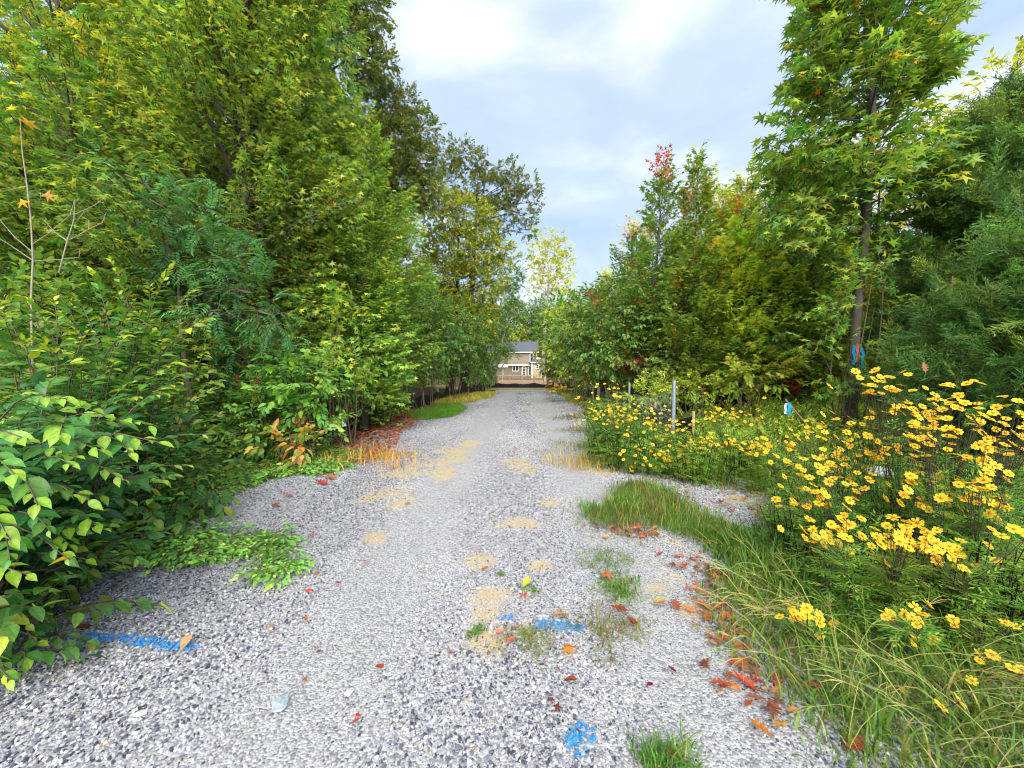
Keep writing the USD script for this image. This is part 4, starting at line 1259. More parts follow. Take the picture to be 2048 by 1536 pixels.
rg = rng_of(77)
tg = [(425, 632, 2.9), (340, 535, 3.1), (222, 520, 3.2), (325, 680, 2.8), (185, 545, 3.0), (60, 600, 2.8), (395, 575, 3.3), (270, 600, 2.7), (120, 620, 2.6), (360, 720, 2.7), (20, 560, 3.0), (90, 560, 3.2), (260, 660, 2.6), (180, 660, 2.5), (410, 700, 3.0), (310, 620, 3.1), (50, 680, 2.5), (130, 700, 2.4), (230, 720, 2.5), (-40, 620, 2.6), (150, 590, 3.3), (300, 570, 3.4), (10, 640, 2.5), (240, 590, 3.3)]
tg += [(rg.uniform(-60, 370), rg.uniform(600, 830), rg.uniform(2.5, 3.6)) for _ in range(26)]
arching_shrub("arching_shrub", "tall shrub with long arching leafy shoots and yellow tips, left edge, upper", [-3.1, 3.1, 0], shoots_to([-3.45, 3.1, 0], tg, 78, .26, .16), 79, .125, .046, 300, cmix=((50, 92, 38), (76, 116, 40), (116, 144, 36), (186, 186, 34)), width=.9)
tg = [(425, 868, 2.35), (330, 785, 2.2), (305, 850, 1.9), (320, 885, 1.75), (250, 960, 1.7), (145, 930, 1.45), (75, 1010, 1.3), (220, 830, 1.9), (120, 870, 1.5), (30, 950, 1.25), (200, 900, 1.6), (380, 930, 2.2), (260, 905, 1.7), (60, 880, 1.5), (180, 1000, 1.6), (330, 960, 2.0), (100, 1060, 1.4), (210, 1060, 1.75), (20, 1080, 1.3), (140, 1120, 1.6), (-40, 1000, 1.2), (-20, 900, 1.4), (160, 800, 2.0), (40, 790, 2.0), (260, 770, 2.3), (100, 760, 2.4)]
tg += [(rg.uniform(-120, 200), rg.uniform(780, 1090), rg.uniform(1.5, 2.3)) for _ in range(22)]
tg += [(180, 1120, 2.0), (140, 1090, 1.8), (220, 1050, 2.1), (270, 1000, 2.3), (210, 990, 2.0), (60, 1150, 1.6), (330, 960, 2.6), (20, 1120, 1.5), (160, 1060, 1.8), (300, 930, 2.4)]
arching_shrub("arching_shrub", "large leaved shrub with heart shaped leaves leaning over the gravel at lower left", [-3.05, 2.15, 0], shoots_to([-3.1, 2.15, 0], tg, 80, .2, .2), 81, .132, .05, 300, cmix=((38, 84, 42), (60, 110, 46), (92, 136, 44), (168, 180, 36)), width=.88)
tg = [(75, 1290, 1.75), (40, 1370, 1.6), (95, 1330, 1.8), (30, 1420, 1.55), (60, 1250, 1.8), (110, 1240, 1.95), (130, 1180, 2.1), (10, 1300, 1.65), (100, 1160, 2.1), (20, 1200, 1.8), (80, 1180, 1.9), (-20, 1350, 1.55), (90, 1230, 1.95), (45, 1330, 1.65), (15, 1385, 1.58)]
arching_shrub("trailing_shrub", "low trailing leaves with a yellow green tip hanging over the gravel at bottom left", [-2.7, 1.75, 0], shoots_to([-2.75, 1.8, 0], tg, 82, .2, .25), 83, .10, .042, 200, cmix=((44, 90, 40), (70, 114, 38), (112, 144, 34), (170, 180, 30)), width=.95)
bush("vine_tangle", "tangle of leafy vines under the drooping large leaves, reaching down to the gravel at left", [(*on_ground(px, py)[:2], .16, r_) for px, py, r_ in [(20, 1350, .18), (60, 1260, .2), (110, 1200, .2), (170, 1160, .2), (220, 1110, .2), (180, 1080, .24), (130, 1120, .24), (40, 1180, .28), (0, 1280, .24), (300, 1040, .16), (250, 1060, .18)]], 86, HONEY, "ovate", 520, .085, 8, .24, holes=.12, leaf_mat="waxy_leaf", explode_n=150)
bush("shade_shrub", "dark shaded shrub filling the hollow behind the large leaved shrub", [(-3.4, 2.4, .5, .55), (-3.7, 3.1, .6, .6), (-3.2, 3.4, .4, .5), (-3.9, 4.0, .5, .7), (-4.6, 3.3, .9, .8), (-4.6, 4.6, .7, .8), (-3.2, 1.6, .5, .5), (-3.3, 2.2, .9, .45), (-2.6, 1.9, .3, .35)], 84, UNDER, "ovate", 260, .10, 9, .3, holes=.08)
bush("shade_shrub", "dark shrub between the bare sapling and the sumac, left", [(-5.4, 4.2, 1.2, .8), (-5.8, 5.0, 1.9, .9), (-5.0, 5.4, 1.3, .8), (-6.6, 4.6, 1.6, 1.0), (-7.5, 5.4, 2.0, 1.1), (-4.6, 5.6, .7, .7)], 85, GUM_DARK, "ovate", 170, .11, 9, .3, holes=.12)

# ---------------------------------------------------------------- right side
def fr_spray(r_):
    """A feathery juniper spray: a stem with many fine scaly shoots."""
    b, L = MB(), .34
    c0 = pick(CEDAR, r_, 1)[0]
    for i in range(26):
        s = .08 + .92 * i / 26
        p = np.array([s * L, 0, .02 * math.sin(s * 3)])
        az, el = (1 if i % 2 else -1) * r_.uniform(.5, 1.0), r_.uniform(-.5, .6)
        d = np.array([math.cos(az), math.sin(az) * math.cos(el), math.sin(el)])
        l = L * (.42 - .26 * s) * r_.uniform(.7, 1.2)
        for j in range(4):
            q = p + d * l * j / 4
            e = unit(d + r_.normal(0, .42, 3)) * l * .5
            w = unit(np.cross(e, r_.normal(0, 1, 3))) * .0048
            b.add([q - w, q + w, q + e * .6 + w * .8, q + e], [[0, 1, 2], [0, 2, 3]], c0 * r_.uniform(.8, 1.3))
    b.tube([[0, 0, 0], [L * .5, 0, .02], [L, 0, 0]], [.003, .002, .001], 3, srgb(90, 70, 44))
    V, F = b.mesh
    return {"V": V, "F": F, "C": b.col, "mat": "leaf", "leaves": []}


def cedar(label, base, H, R, seed, n=2600, lean=(0, 0)):
    rng = rng_of(seed)
    base = np.asarray(base, float)
    t = thing("cedar_tree", label, "cedar tree", base)
    top = base + [lean[0], lean[1], H]
    trunk, br = MB().tube(curve(base - [0, 0, .1], top, (0, 0, 0), 9), np.linspace(.14, .015, 9), 9), MB()
    pos, dirs = [], []
    nb = 90
    for i in range(nb):
        h = .02 + .97 * (i + rng.uniform(0, 1)) / nb
        az, el = i * 2.4 + rng.normal(0, .3), .35 + .6 * h + rng.normal(0, .12)
        L = R * (1 - h) ** .6 * rng.uniform(.7, 1.15) + .15
        d = np.array([math.cos(az) * math.cos(el), math.sin(az) * math.cos(el), math.sin(el)])
        p0 = base + (top - base) * h
        c = curve(p0, p0 + d * L, (0, 0, -.1 * L), 6)
        br.tube(c, np.linspace(.018, .003, 6), 4)
        k = max(4, int(n * L / (nb * R * .62)))
        s = rng.beta(1.6, .9, k)
        q = np.stack([np.interp(s, np.linspace(0, 1, 6), c[:, j]) for j in range(3)], 1) + rng.normal(0, .10, (k, 3)) * (.4 + s[:, None])
        pos.append(q), dirs.append(d * 1.1 + rng.normal(0, .55, (k, 3)) + [0, 0, .25])
    pos, dirs = np.vstack(pos), np.vstack(dirs)
    protos = [fr_spray(rng) for _ in range(5)]
    m = len(pos)
    finish_tree(t, base, trunk, "bark_brown", br, (protos, pos, frames(dirs, rng.normal(0, 1, (m, 3)) + [0, 0, .8]), rng.uniform(.8, 1.4, m), rng.integers(0, 5, m)))
    return t


big = sweetgum("large sweetgum rising out of the picture at the right with flagging ribbons on its trunk", [5.72, 6.5, float(height(5.72, 6.5))], 9.6, 1.85, 101, GUM_DARK + [(5, (98, 120, 36)), (4, (120, 126, 34))], .07, 64, 1900, .17, .32, .42, (.3, .1), "bark_gray", explode_n=300, accents=[(.012, ORANGE), (.012, RED), (.1, GUM_OLIVE)], up0=.2, up1=1.0, gap=.30, twig_len=.42, cull=lambda p: ((p[:, 0] - 5.9) * .8 - (p[:, 1] - 6.5) * .6 < .72 + .2 * np.sin(p[:, 2] * 5)) | (p[:, 2] < 4.4))
rg = rng_of(102)
bush("sweetgum_sapling", "bright sprouts of star leaves around the foot of the large right sweetgum", px_clumps(6.2, (1690, 640, 34), (1660, 690, 36), (1740, 600, 30), (1650, 730, 30), (1700, 765, 26), (1680, 610, 24), (1720, 790, 22), (1728, 540, 30), (1745, 470, 34), (1715, 570, 26), (1760, 520, 24)), 103, GUM_BRIGHT, "star", 100, .13, 7, .34, explode_n=160)
cedar("dark green cedar with feathery sprays filling the right edge", [7.55, 5.9, float(height(7.5, 5.9))], 4.7, 1.9, 104, 5200)
cedar("smaller cedar in front of the larger one at the right edge", [5.55, 4.1, float(height(5.55, 4.1))], 2.3, 1.0, 105, 1300)
sweetgum("yellow green sweetgum behind the cedar at the upper right", [10.4, 8.2, .55], 5.4, 2.2, 106, GUM_OLIVE, .12, 44, 1400, .14, .2, .6, accents=[(.05, ORANGE), (.05, BROWN)], gap=.25)
sweetgum("sweetgum at the right edge whose dark leaves reach in at the top corner", [9.3, 5.6, .55], 6.4, 1.8, 107, GUM_DARK, .12, 36, 600, .15, .45, .55, explode_n=60, gap=.25, side=(2.9, .5))

young = [  # px, depth, top py, radius, palette, label
    (1212, 17, 560, 1.3, GUM, "small young sweetgum, leftmost of the right row beside the opening"),
    (1262, 14.5, 470, 1.5, GUM, "young sweetgum second from the opening in the right row"),
    (1318, 12, 335, 1.45, GUM, "young sweetgum with a tall thin spire, left of the twin spires on the right"),
    (1388, 12, 328, 1.25, GUM, "young sweetgum with the tallest thin spire in the middle of the right row"),
    (1440, 13, 400, 1.4, GUM_OLIVE, "olive young sweetgum between the twin spires and the red tipped one"),
    (1486, 11.5, 365, 1.35, GUM_OLIVE, "young sweetgum with a red tipped top in the right row"),
    (1550, 11, 405, 1.6, GUM_YELLOW, "yellow young sweetgum with a rounded top in the right row"),
    (1480, 9.8, 470, 1.35, GUM_YELLOW, "golden young sweetgum in front of the red tipped one"),
    (1622, 12, 400, 1.5, GUM_RUST, "rust coloured young sweetgum left of the large right sweetgum"),
    (1655, 10, 490, 1.5, GUM_OLIVE, "olive young sweetgum just left of the large right trunk"),
    (1580, 9.4, 560, 1.4, GUM, "green young sweetgum with low branches in front of the yellow one"),
    (1390, 10.2, 520, 1.5, GUM, "green young sweetgum below the twin spires"),
]
for k, (px, d, ty, R, pal, label) in enumerate(young):
    b = gp(px, d)
    H = topz(ty, d) - b[2]
    sweetgum(label, b, H, R * 1.18, 120 + k, pal, .06, 48, 1350 if k > 2 else 1100, .135, .05, .7, mat="bark_gray", accents=([(.05, RED), (.02, ORANGE)] if k in (2, 5, 8) else [(.03, ORANGE), (.015, RED)]), up0=.35, up1=1.15, patchy=1)

shade = [
    (11.5, [(1230, 640, 60), (1260, 700, 60), (1200, 690, 50), (1290, 640, 60), (1240, 580, 44), (1300, 720, 50), (1220, 740, 36)], "dark green shrub behind the nearest chain link posts"),
    (11, [(1350, 640, 70), (1400, 690, 60), (1340, 720, 50), (1420, 620, 64), (1380, 570, 56)], "tall dark shrub under the twin spires on the right"),
    (11.5, [(1480, 600, 66), (1520, 650, 60), (1460, 660, 56), (1560, 600, 56), (1500, 540, 50)], "dense gray green shrub in the middle of the right wood edge"),
    (16, [(1150, 660, 44), (1180, 620, 44), (1130, 700, 36), (1165, 720, 40), (1190, 680, 40)], "leafy shrub on the right where the lane narrows"),
    (22, [(1120, 640, 34), (1135, 680, 30), (1110, 700, 26), (1125, 730, 24), (1145, 640, 30), (1140, 745, 18)], "yellowish bushy tree right of the slim pale trunk"),
    (28, [(1095, 690, 22), (1105, 720, 20), (1100, 660, 24), (1110, 745, 14), (1092, 735, 14)], "dark bush against the right side of the house")]
for k, (d, q, label) in enumerate(shade):
    bush("wood_shrub", label, px_clumps(d, *q), 140 + k, [UNDER, UNDER, HONEY, UNDER, WEED, UNDER][k], "ovate", [150, 150, 160, 120, 80, 80][k], .115 + .004 * k, 9, .32, holes=.2, accents=[(.03, RED)] if k in (0, 1) else None)

bush("tall_weed", "bright yellow green feathery weeds standing behind the end post", px_clumps(8.9, (1400, 772, 26), (1360, 785, 24), (1430, 785, 24), (1340, 775, 22)), 150, WEED, "lance", 420, .07, 12, .22, holes=.25)
bush("tall_weed", "yellow green weeds between the two nearest chain link posts", px_clumps(9.0, (1300, 785, 26), (1280, 800, 30), (1320, 800, 28)), 151, WEED, "lance", 420, .07, 12, .22, holes=.25)
bush("tall_weed", "broad pale leaved weeds at the foot of the dark gap on the right", px_clumps(8.6, (1490, 745, 26), (1520, 755, 22), (1470, 765, 24)), 152, WEED, "ovate", 200, .12, 8, .3, holes=.3)
# slender trunks in the dark gap of the right wood
for k, (px, d, H, r) in enumerate([(1592, 9.2, 6, .045), (1566, 10.5, 5, .035), (1535, 10.2, 5, .035), (1618, 11, 6, .05), (1640, 9.5, 4.5, .03), (1510, 11.4, 5, .035)]):
    b = gp(px, d)
    rg = rng_of(160 + k)
    cl = [(b[0] + rg.normal(0, .5), b[1] + rg.normal(0, .4), b[2] + z, rg.uniform(.5, .75)) for z in np.linspace(1.9, H, 5)]
    clump_tree("thin_tree", ["thicker straight stem in the dark gap of the right wood", "thin stem second left of the thicker one in the dark gap", "thin stem fourth left in the dark gap", "stem right of the thicker one in the dark gap", "thin stem beside the large right sweetgum's sprouts", "leftmost thin stem in the dark gap"][k], b, cl, 170 + k, UNDER, "ovate", 130, .12, r, top=b + [rg.normal(0, .2), .1, H], mat="bark_gray", leaf_n=8, twig_len=.3, group="thin stems in the dark gap of the right wood")
for k, (x, y, H) in enumerate([(8, 14, 6.0), (11, 14, 7), (13.5, 11, 8), (6.5, 18, 6.5), (10, 19, 9), (15, 16, 10), (5.2, 23, 5.5), (13, 22, 10), (4.6, 30, 6), (8, 28, 8)]):
    rg = rng_of(180 + k)
    cl = [(x + rg.normal(0, 1.1), y + rg.normal(0, 1.0), z, rg.uniform(1.0, 1.6)) for z in np.linspace(.9, H, 9)]
    clump_tree("wood_tree", "green tree in the background of the right wood", [x, y, float(height(x, y))], cl, 190 + k, [UNDER, GUM_DARK, GUM_OLIVE][k % 3], "ovate", 50, .17, .14, top=[x, y, H], leaf_n=9, twig_len=.42, holes=.12, group="background trees of the right wood")

# ---------------------------------------------------------------- trees behind the house
for k, (px, d, ty, R) in enumerate([(900, 70, 560, 5), (960, 105, 610, 6), (1010, 100, 600, 6), (1045, 112, 606, 6), (1085, 105, 615, 6), (1130, 100, 600, 6), (1180, 90, 600, 6), (1240, 80, 600, 6), (1320, 70, 590, 6), (780, 60, 500, 6), (1030, 98, 655, 3.2), (1062, 99, 650, 3)]):
    b = gp(px, d)
    H = topz(ty, d) - b[2]
    rg = rng_of(220 + k)
    cl = [(b[0] + rg.normal(0, R * .42), b[1] + rg.normal(0, R * .3), b[2] + z, R * rg.uniform(.38, .6)) for z in np.linspace(H * .06, H - R * .4, 12)]
    clump_tree("far_tree", ["far tree behind the left hedge"] * 2 + ["broad far tree above the left part of the house roof", "far tree directly behind the house roof", "far tree behind the slim pale trunk"] + ["far tree behind the right wood"] * 4 + ["far tree behind the left hedge", "low bright tree rising behind the middle of the house roof", "low bluish tree rising behind the right end of the house roof"] and
               ["far tree behind the left hedge", "far tree behind the left hedge", "broad far tree above the left part of the house roof", "far tree directly behind the house roof", "far tree behind the slim pale trunk", "far tree behind the right wood", "far tree behind the right wood", "far tree behind the right wood", "far tree behind the right wood", "far tree behind the left hedge", "low bright tree rising behind the middle of the house roof", "low bluish tree rising behind the right end of the house roof"][k],
               b, cl, 230 + k, GUM_OLIVE if k == 10 else FAR, "small", 14, .5, .35, top=b + [0, 0, H], leaf_n=10, twig_len=1.1, holes=.12, group="far trees behind the house")

rg = rng_of(700)
wp, wd = [], []
for k in range(150):
    x, y = rg.uniform(-170, 170), rg.uniform(48, 150)
    if abs(x) < 14 and y < 96 or abs(x) < 8 and y < 112:
        continue
    H = rg.uniform(9, 14) * (.8 if abs(x) < 30 else 1.0)
    n_ = 130
    d_ = unit(rg.normal(0, 1, (n_, 3)))
    zz = rg.uniform(.03, 1, n_)
    rr = H * .36 * np.sin(np.pi * np.clip(zz * .85 + .12, 0, 1)) ** .7
    wp.append(np.c_[x + d_[:, 0] * rr, y + d_[:, 1] * rr, zz * H + d_[:, 2] * .5]), wd.append(d_)
wp, wd = np.vstack(wp), np.vstack(wd)
wpro = [make_twig(rg, FAR, "small", 12, 1.7, .85) for _ in range(4)]
wood = scatter("far_wood", wpro, wp, frames(wd + rg.normal(0, .4, wd.shape)), rg.uniform(.8, 1.3, len(wp)), rg.integers(0, 4, len(wp)))
tag(wood, "far-off green wood closing the view beyond the trees and the house", "wood", kind="stuff")

for k, (px, py, d, c, label) in enumerate([(52, 397, 3.55, (224, 130, 20), "bright orange leaf clinging to the bare sapling at far left"), (86, 382, 3.5, (206, 140, 80), "pale orange leaf on a side twig of the bare sapling"),
                                           (1905, 552, 4.35, (176, 130, 110), "pale brown leaf caught high in the cedar at the right"), (1846, 724, 3.7, (150, 100, 76), "brown leaf caught in the cedar just above the flowers")]):
    rg = rng_of(720 + k)
    V_, F_ = SHAPES["star" if k < 2 else "oak"]
    R_ = frames(np.array([[rg.normal(0, .4), rg.normal(0, .3), -1.0]]), np.array([[rg.normal(0, .3), -1.0, .3]]))[0]
    tag(obj("clinging_leaf", ((V_ * .11) @ R_.T + at(px, py, d), F_), "dry_leaf", col=np.broadcast_to(srgb(*c), (len(V_), 3))), label, "leaf")

# ---------------------------------------------------------------- flagging ribbons, stake, board, bag
def strip(pts, w, thick=.003, side=(1, 0, 0)):
    """A ribbon along pts with its own thickness."""
    P = np.asarray(pts, float)
    s = np.asarray(side, float) * w / 2
    t = np.array([0, -thick, 0])
    V = np.vstack([P - s, P + s, P - s + t, P + s + t])
    n = len(P)
    F = []
    for i in range(n - 1):
        for a, b, fl in ((0, 1, 1), (3, 2, 1), (2, 0, 1), (1, 3, 1)):
            q = (a * n + i, b * n + i, b * n + i + 1, a * n + i + 1)
            F += [(q[0], q[1], q[2]), (q[0], q[2], q[3])]
    return V, np.array(F)


tx = lambda px, py, d=6.32: at(px, py, d)
rg = rng_of(400)
for nm, mat, pts, w, label in [("ribbon", "blue_ribbon", [(1708, 692), (1706, 704), (1709, 716), (1705, 730)], .05, "blue flagging ribbon hanging on the left of the large sweetgum trunk"),
                               ("ribbon", "pink_ribbon", [(1716, 688), (1714, 700), (1718, 712), (1715, 724)], .045, "pink flagging ribbon tied on the large sweetgum trunk between the blue ones"),
                               ("ribbon", "blue_ribbon", [(1722, 694), (1726, 708), (1724, 722), (1729, 738)], .05, "teal blue flagging ribbon hanging on the right of the large sweetgum trunk")]:
    P = np.array([tx(px, py) for px, py in pts]) + rg.normal(0, .006, (4, 3))
    tag(obj(nm, strip(P, w), mat), label, "ribbon")
a, b = at(1572, 800, 5.6), at(1602, 836, 5.7)
st = thing("survey_stake", "leaning wooden survey stake with a blue and white ribbon in the weeds", "stake", b)
obj("stick", tube(np.array([a, (a + b) / 2, b + (b - a) * .5]) - b, [.011, .012, .012], 5), "stake_wood", st)
q = at(1575, 806, 5.58)
obj("blue_ribbon", strip(np.array([q, q + [.008, -.01, -.06], q + [-.004, -.01, -.12], q + [.012, 0, -.17]]) - b + [.02, 0, 0], .055), "blue_ribbon", st)
obj("white_ribbon", strip(np.array([q, q + [-.01, .012, -.05], q + [.004, .012, -.11], q + [-.006, .012, -.16]]) - b - [.016, 0, 0], .032), "white_plastic", st)
# small white board lying against the left silt fence
c = at(672, 846, 6.55)
bd = thing("board", "small white board propped against the silt fence beside the honeysuckle, left", "board", (c[0], c[1], float(height(c[0], c[1]))))
R = Rotation.from_euler("xyz", [-28, -14, 20], degrees=True).as_matrix()
SZ = .62
m_ = MB().box(-.22, .22, -.012, .012, -.15, .15).mesh
h0 = c[2] - float(height(c[0], c[1]))
obj("panel", (SZ * m_[0] @ R.T + [0, 0, h0], m_[1]), "board_white", bd)
m_ = MB().box(-.235, .235, -.017, .017, -.165, -.15).box(-.235, .235, -.017, .017, .15, .165).box(-.235, -.22, -.017, .017, -.15, .15).box(.22, .235, -.017, .017, -.15, .15).mesh
obj("rim", (SZ * m_[0] @ R.T + [0, 0, h0], m_[1]), "trim_white", bd)
# pale plastic bag crumpled among the right hand flowers
g = at(1760, 945, 3.05)
v = trimesh.creation.icosphere(3)
V = v.vertices * (1 + .55 * (meshkit.fbm(v.vertices * 2.6, 3, 8)[:, None] - .5))
tag(obj("plastic_bag", (V * [.10, .07, .045] + g, v.faces), "white_plastic", smooth=25), "crumpled white plastic bag half hidden under the flowers on the right", "bag")

# ---------------------------------------------------------------- grass
GREEN = [(4, (88, 128, 36)), (3, (110, 144, 40)), (4, (68, 108, 36)), (.5, (150, 148, 62)), (.15, (178, 158, 92))]
LUSH = [(4, (88, 140, 30)), (3, (110, 156, 34)), (2, (66, 112, 30))]
DRY = [(4, (196, 152, 56)), (3, (206, 168, 84)), (3, (160, 122, 40)), (2, (130, 132, 44))]
MIXED = [(3, (112, 124, 46)), (1.6, (146, 128, 70)), (4, (90, 114, 38)), (1, (118, 62, 46))]
SEED = [(4, (116, 108, 58)), (4, (94, 106, 46)), (2, (112, 84, 58))]


def tuft(rng, pal, n=26, h=.35, spread=.16, w=.0085, lean=.7, mat="grass_blade", flop=.5, direct=None):
    b = MB()
    cols = pick(pal, rng, n, 1.12)
    for i in range(n):
        az = rng.uniform(0, 6.28)
        d = np.array([math.cos(az), math.sin(az), 0]) * rng.uniform(.15, 1) * lean
        if direct is not None:
            d = d * .45 + np.asarray(direct) * rng.uniform(.3, 1.2)
        L = h * rng.uniform(.55, 1.25)
        p0 = np.array([rng.normal(0, spread * .4), rng.normal(0, spread * .4), -.01])
        s = np.linspace(0, 1, 5)[:, None]
        P = p0 + np.array([0, 0, 1]) * (L * (s - flop * s ** 2.2 * rng.uniform(.5, 1.5))) + d * L * (s ** 1.6) * .9
        P[:, 2] = np.maximum(P[:, 2], .006 + .01 * rng.random())
        side = unit(np.cross(d + [1e-3, 0, 0], [0, 0, 1]))
        ww = (w * rng.uniform(.6, 1.3) * np.array([.8, 1, .85, .55, .05]))[:, None]
        V = np.vstack([P - side * ww / 2, P + side * ww / 2])
        F = []
        for k in range(4):
            F += [(k, k + 5, k + 6), (k, k + 6, k + 1)]
        b.add(V, F, cols[i] * np.ones((10, 1)))
    V, F = b.mesh
    return {"V": V, "F": F, "C": b.col, "mat": mat}


def culm(rng, pal, h=.7, n=5, direct=(-.5, -.3, 0)):
    """Long thin seed stalks with a small loose head."""
    b = MB()
    for i in range(n):
        c = pick(pal, rng, 1)[0]
        d = np.asarray(direct) * rng.uniform(.4, 1.4) + rng.normal(0, .35, 3) * [1, 1, 0]
        L = h * rng.uniform(.6, 1.3)
        s = np.linspace(0, 1, 6)[:, None]
        P = rng.normal(0, .06, 3) * [1, 1, 0] + np.array([0, 0, 1]) * L * (s - .45 * s ** 2.4) + d * L * s ** 1.5
        b.tube(P, [.0022, .002, .0018, .0015, .0012, .0008], 3, c)
        for k in range(3):
            e = P[-1] + rng.normal(0, .05, 3) * [1, 1, .6]
            b.tube([P[-2], (P[-2] + e) / 2 + [0, 0, .01], e], [.001, .0014, .0006], 3, c * .9)
    V, F = b.mesh
    return {"V": V, "F": F, "C": b.col, "mat": "grass_blade"}


def yaws(rng, n, tilt=.12):
    return Rotation.from_euler("zyx", np.c_[rng.uniform(0, 6.28, n), rng.normal(0, tilt, (n, 2))]).as_matrix()


def ground_scatter(name, label, cat, poly_px, n, protos, seed, smin=.7, smax=1.2, lift=0.0, weight=None, poly_m=None, patch=0.0, directional=False, zf=None):
    """Clumps over a patch of ground outlined in the photograph (poly_px) or in metres (poly_m)."""
    rng = rng_of(seed)
    poly = np.array([on_ground(*q)[:2] for q in poly_px]) if poly_m is None else np.array(poly_m, float)
    lo, hi = poly.min(0), poly.max(0)
    P = rng.uniform(lo, hi, (n * 8, 2))
    ok = inside(poly, P[:, 0] + rng.normal(0, .05, len(P)), P[:, 1] + rng.normal(0, .08, len(P)))
    if patch:
        ok &= meshkit.fbm(np.c_[P * 1.6, np.zeros(len(P))], 3, seed) > patch
    P = P[ok][:n]
    zz = (zf or height)(P[:, 0], P[:, 1])
    pos = np.c_[P, zz + lift]
    k = len(pos)
    R = yaws(rng, k) if not directional else Rotation.from_euler("zyx", np.c_[rng.normal(0, .35, k), rng.normal(0, .1, (k, 2))]).as_matrix()
    pi = scatter(name, protos, pos, R, rng.uniform(smin, smax, k), rng.choice(len(protos), k, p=None if weight is None else np.array(weight) / sum(weight)))
    tag(pi, label, cat, kind="stuff")
    return pi


lz = lambda x, y: np.maximum(height(x, y), np.where((x > lane_edges(y)[0]) & (x < lane_edges(y)[1]), lane_z(x, y), -9)) + .012
r = rng_of(500)
long_g = [tuft(r, GREEN, 32, .27, .17, .010, .6, direct=(-.45, -.25, 0)) for _ in range(4)] + [culm(r, SEED, .48, 5) for _ in range(2)]
near_g = [tuft(r, MIXED, 20, .21, .2, .0075, .9, direct=(-.6, -.15, 0)) for _ in range(3)] + [culm(r, SEED, .48, 4, (-.7, -.1, 0)) for _ in range(2)] + [tuft(r, GREEN, 20, .20, .18, .008, .8, direct=(-.4, -.2, 0)) for _ in range(2)]
ground_scatter("grass", "long green grass leaning over the gravel along the right foreground bank", "grass", [(1560, 1010), (1540, 1080), (1400, 1090), (1470, 1140), (1590, 1230), (1700, 1300), (2048, 1360), (2350, 1330), (2300, 1000), (2048, 900), (1750, 950), (1560, 960)], 1350, long_g, 501, .75, 1.25, weight=[3, 3, 3, 3, .25, .25])
ground_scatter("grass", "sparse drying grass and seed stalks lying over the stones at bottom right", "grass", [(1440, 1140), (1480, 1240), (1480, 1330), (1600, 1400), (1740, 1536), (1800, 1640), (2500, 1640), (2400, 1340), (2048, 1310), (1700, 1260), (1540, 1190)], 640, near_g, 502, .65, 1.2, weight=[2.5, 2.5, 2.5, .7, .7, 3.2, 3.2])
lush = [tuft(r, LUSH, 34, .12, .14, .005, .7) for _ in range(3)]
ground_scatter("grass", "bright short green grass strip on the left verge beyond the leaf litter", "grass", [(820, 838), (850, 843), (900, 838), (930, 822), (920, 812), (870, 815), (840, 822)], 700, lush, 503, 1.1, 1.8, zf=lz)
ground_scatter("grass", "yellow green grass on the far left verge before the hedge ends", "grass", [(860, 812), (930, 810), (985, 796), (990, 788), (960, 788), (900, 798)], 520, [tuft(r, [(3, (170, 160, 50)), (3, (120, 136, 40)), (2, (190, 172, 80))], 26, .28, .2, .012, .7) for _ in range(3)], 504, .7, 1.3, zf=lz)
ground_scatter("grass", "green grass tongue running into the gravel right of the lane", "grass", [(1240, 985), (1260, 975), (1330, 990), (1400, 1040), (1480, 1090), (1500, 1110), (1440, 1110), (1360, 1085), (1290, 1050), (1200, 1050), (1160, 1035), (1230, 1020)], 420, lush[:1] + [tuft(r, GREEN, 24, .2, .15, .0055, .8, direct=(-.3, -.1, 0)) for _ in range(3)] + [tuft(r, MIXED, 22, .22, .16, .005, .9, direct=(-.5, 0, 0)) for _ in range(2)], 505, .7, 1.2, zf=lz)
ground_scatter("grass", "low weeds and grass over the clearing behind the chain link fence, right", "grass", None, 1500, [tuft(r, WEED, 26, .26, .2, .010, .7) for _ in range(3)] + [tuft(r, GREEN, 22, .3, .2, .008, .6) for _ in range(2)], 506, .7, 1.3, poly_m=[(2.6, 4.4), (3.3, 4.3), (5.6, 4.3), (9.5, 4.5), (11, 9.5), (4, 9.8), (3.1, 12), (2.7, 9)])
wl = [make_twig(r, WEED, "small", 12, .24, .055, mode="alt") for _ in range(4)]
for p in wl:
    p["V"] = p["V"] @ Rotation.from_euler("y", -62, degrees=True).as_matrix().T
ground_scatter("weeds", "yellow green leafy weeds over the clearing behind the chain link fence, right", "weeds", None, 2600, wl, 507, .7, 1.35, poly_m=[(3.2, 5.2), (5.6, 4.9), (9.5, 5), (11, 9.5), (4, 9.8), (3.3, 12), (3.0, 9)], patch=.4)
ground_scatter("grass", "dry and green tufts along the right lane edge before the far silt fence", "grass", None, 160, [tuft(r, WEED, 26, .3, .2, .014, .7) for _ in range(2)] + [tuft(r, DRY, 22, .25, .2, .012, .8)], 508, .7, 1.3, poly_m=[(2.4, 14), (3.1, 14), (3.6, 20), (3.2, 27), (2.6, 27), (2.7, 20)])

